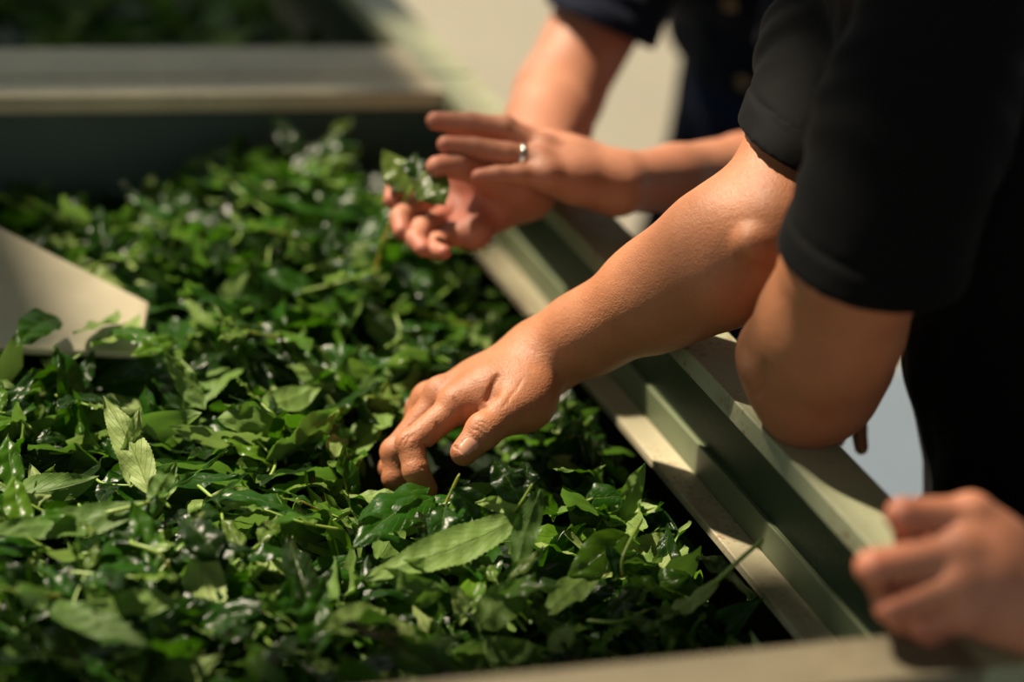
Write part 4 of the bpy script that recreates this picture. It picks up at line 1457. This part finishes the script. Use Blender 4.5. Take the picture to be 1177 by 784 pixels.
hero('folded pale leaf in the lit middle, near the knuckles', (395, 440), (330, 420), .028, up=False, dzb=.02, dzt=.03, fold=.3)


def shoot(label, stem_px, leaves, r0=.0016, name='tea_shoot', group=None):
    """a stem with leaves: every leaf is (place on stem 0-1, tip pixel, tip depth offset, width, underside up)"""
    P = stem_px
    root = empty(name, tuple(P[0])); tag(root, label, 'tea shoot', group)
    me = tube_mesh('stem', P, r0, r0 * .7)
    link('stem', me, M['stem'], root)
    for j, (q, tip, W, n, kw) in enumerate(leaves):
        f = q * (len(P) - 1); i = min(int(f), len(P) - 2)
        b = lerp(P[i], P[i + 1], f - i)
        placed_leaf(b, tip, W, n, 'leaf', root, seed=70 + j + len(H) * 3, **kw)
    return root


# shoot with a long bare stem at the right, over the ledge
s_ = [at(800, 690, 1.862), at(828, 664, 1.845), at(852, 642, 1.838), at(877, 620, 1.832)]
shoot('tea shoot with bare stem poking over the ledge and a long twisted leaf', s_,
      [(.30, on(752, 716, .012), .017, -UP + vw(s_[1]) * -.5, dict(fold=.55, bend=.3)),
       (.34, on(858, 690, .018), .030, UP + vw(s_[1]), dict(fold=.15, bend=.5)),
       (.36, on(806, 640, .02), .022, UP + vw(s_[1]), dict(fold=.3, bend=.3))], r0=.0023)
s_ = [on(500, 608, .020), on(512, 580, .034), on(528, 545, .060)]
shoot('tea shoot pinched between thumb and fingers of the reaching hand', s_,
      [(.25, on(470, 600, .03), .016, UP, dict(fold=.3)), (.3, on(548, 618, .020), .030, vw(s_[0]), dict(fold=.3, bend=.6)),
       (.75, on(566, 600, .02), .026, vw(s_[0]), dict(fold=.35, bend=.5)), (.5, on(508, 640, .012), .026, vw(s_[0]), dict(fold=.35, bend=.2))])
s_ = [on(575, 600, .014), on(596, 582, .040), on(612, 556, .058)]
shoot('tea shoot with a glossy blue green leaf standing below the thumb', s_,
      [(.55, on(566, 528, .060), .030, vw(s_[1]) + np.array([.2, 0, .3]), dict(fold=.25, bend=.8, wave=.002)),
       (.6, on(606, 530, .058), .024, vw(s_[1]), dict(fold=.4, bend=.6)),
       (.5, on(546, 578, .040), .014, -vw(s_[1]), dict(fold=.3, young=.3)),
       (.9, on(640, 590, .02), .020, vw(s_[1]), dict(fold=.4))])
s_ = [on(162, 580, .034), on(182, 573, .034), on(196, 584, .030)]
shoot('tea shoot with a brown tipped end and thin leaf across the left heap', [on(120, 590, .03)] + s_,
      [(.6, on(262, 518, .030), .006, UP, dict(fold=.6)), (.55, on(204, 530, .045), .020, -vw(s_[1]), dict(fold=.4))])
s_ = [on(196, 610, .012), on(150, 622, .026), on(180, 634, .034), on(196, 655, .022)]
shoot('hooked tea stem with a yellow end curling over the left foreground', s_,
      [(.1, on(100, 640, .02), .030, UP, dict(fold=.2)), (.4, on(130, 610, .02), .024, UP, dict(fold=.3))])
s_ = [on(738, 596, .052), on(716, 640, .034), on(716, 664, .02)]
shoot('tea shoot with an upright thin stem among dark leaves right of the hand', s_, [(.5, on(690, 650, .02), .022, vw(s_[1]), dict(fold=.3)), (.9, on(770, 690, .01), .024, UP, dict(fold=.3))])

# shoot held up by the person behind
s_ = [at(426, 335, 2.260), at(434, 300, 2.230), at(446, 262, 2.185), at(470, 222, 2.155), at(492, 196, 2.135)]
shoot('tea shoot held up in the cupped hand of the person in navy', s_,
      [(.75, at(440, 172, 2.170), .030, vw(s_[3]) + np.array([-.5, .2, .6]), dict(fold=.15, bend=.3, young=.35)),
       (.95, at(512, 236, 2.115), .034, vw(s_[4]) + np.array([-.5, .4, .8]), dict(fold=.1, bend=.5, young=.2)),
       (.88, at(478, 176, 2.165), .026, vw(s_[4]), dict(fold=.3, bend=.4)),
       (.12, at(408, 382, 2.290), .030, -vw(s_[0]) + UP * -.3, dict(fold=.25, bend=.3)),
       (.40, at(455, 300, 2.240), .022, vw(s_[1]), dict(fold=.3))], r0=.0018)

# more shoots scattered through the heap
base = []
for i in range(4):
    r = np.random.default_rng(900 + i)
    L = r.uniform(.045, .075)
    P = [np.array([0, 0, 0.]), np.array([L * .5, r.uniform(-.006, .006), .004]), np.array([L, r.uniform(-.01, .01), .010])]
    root = empty('tea_shoot')
    link('stem', tube_mesh('stem', P, .0015, .0009), M['stem'], root)
    for q, ang in ((.35, 1.0), (.65, -.9), (1.0, .1)):
        f = q * 2; j = min(int(f), 1); b = lerp(P[j], P[j + 1], f - j)
        LL = r.uniform(.045, .07) if q < 1 else r.uniform(.03, .045)
        tip = b + LL * np.array([math.cos(ang), math.sin(ang), r.uniform(-.1, .35)])
        placed_leaf(b, tip, LL * .38, UP, 'leaf', root, fold=r.uniform(.2, .5), bend=r.uniform(0, .7), seed=300 + i * 5 + int(q * 9), ns=40, young=.35 if q == 1 else 0.0)
    base.append(root)
cnt = 0
tries = 0
while cnt < 60 and tries < 900:
    tries += 1
    x = rng.uniform(-.66, -.10); y = rng.uniform(-.08, .72)
    px, py, t = proj(np.array([x, y, float(hgt(x, y))]))
    if not (0 < px < 900 and 150 < py < 770): continue
    a = rng.uniform(0, 2 * PI)
    c, s2 = math.cos(a), math.sin(a)
    if x + c * .12 > -.05 or y + s2 * .12 > TY1 - .05 or y + s2 * .12 < TY0 + .05: continue
    pos = np.array([x, y, float(hgt(x, y)) + rng.uniform(.002, .014)])
    R_ = rot_from(np.array([c, s2, rng.uniform(-.05, .28)]), np.array([rng.normal(0, .3), rng.normal(0, .3), 1]))
    if not clear(pos, R_, .12, .03) or not off_board(pos, R_, .11): continue
    src = base[cnt % 4]
    if cnt < 4: r = src
    else:
        r = src.copy(); COL.objects.link(r)
        for ch in list(src.children):
            d = ch.copy(); COL.objects.link(d); d.parent = r; d.matrix_parent_inverse = Matrix()
    r.matrix_world = as_matrix(pos, R_, rng.uniform(.8, 1.1))
    zz = zone(pos)
    tag(r, ZONES[zz][0].replace('tea leaf', 'tea shoot'), 'tea shoot', ZONES[zz][1].replace('leaves', 'shoots', 1))
    cnt += 1

# ------------------------------------------------------------------ light
sun = bpy.data.lights.new('sunlight', 'SUN'); sun.energy = 9.0; sun.angle = math.radians(1.8); sun.color = (1.0, .86, .66)
so_ = bpy.data.objects.new('sunlight', sun); COL.objects.link(so_)
so_.rotation_euler = Vector(SUN_DIR).to_track_quat('-Z', 'Y').to_euler()
w = bpy.data.worlds.new('world'); sc.world = w; w.use_nodes = True
bg = w.node_tree.nodes['Background']; bg.inputs[0].default_value = (.80, .86, .80, 1); bg.inputs[1].default_value = .68

sc.view_settings.view_transform = 'Standard'; sc.view_settings.look = 'None'; sc.view_settings.exposure = 0.0; sc.view_settings.gamma = 1.0
sc.view_settings.use_curve_mapping = False
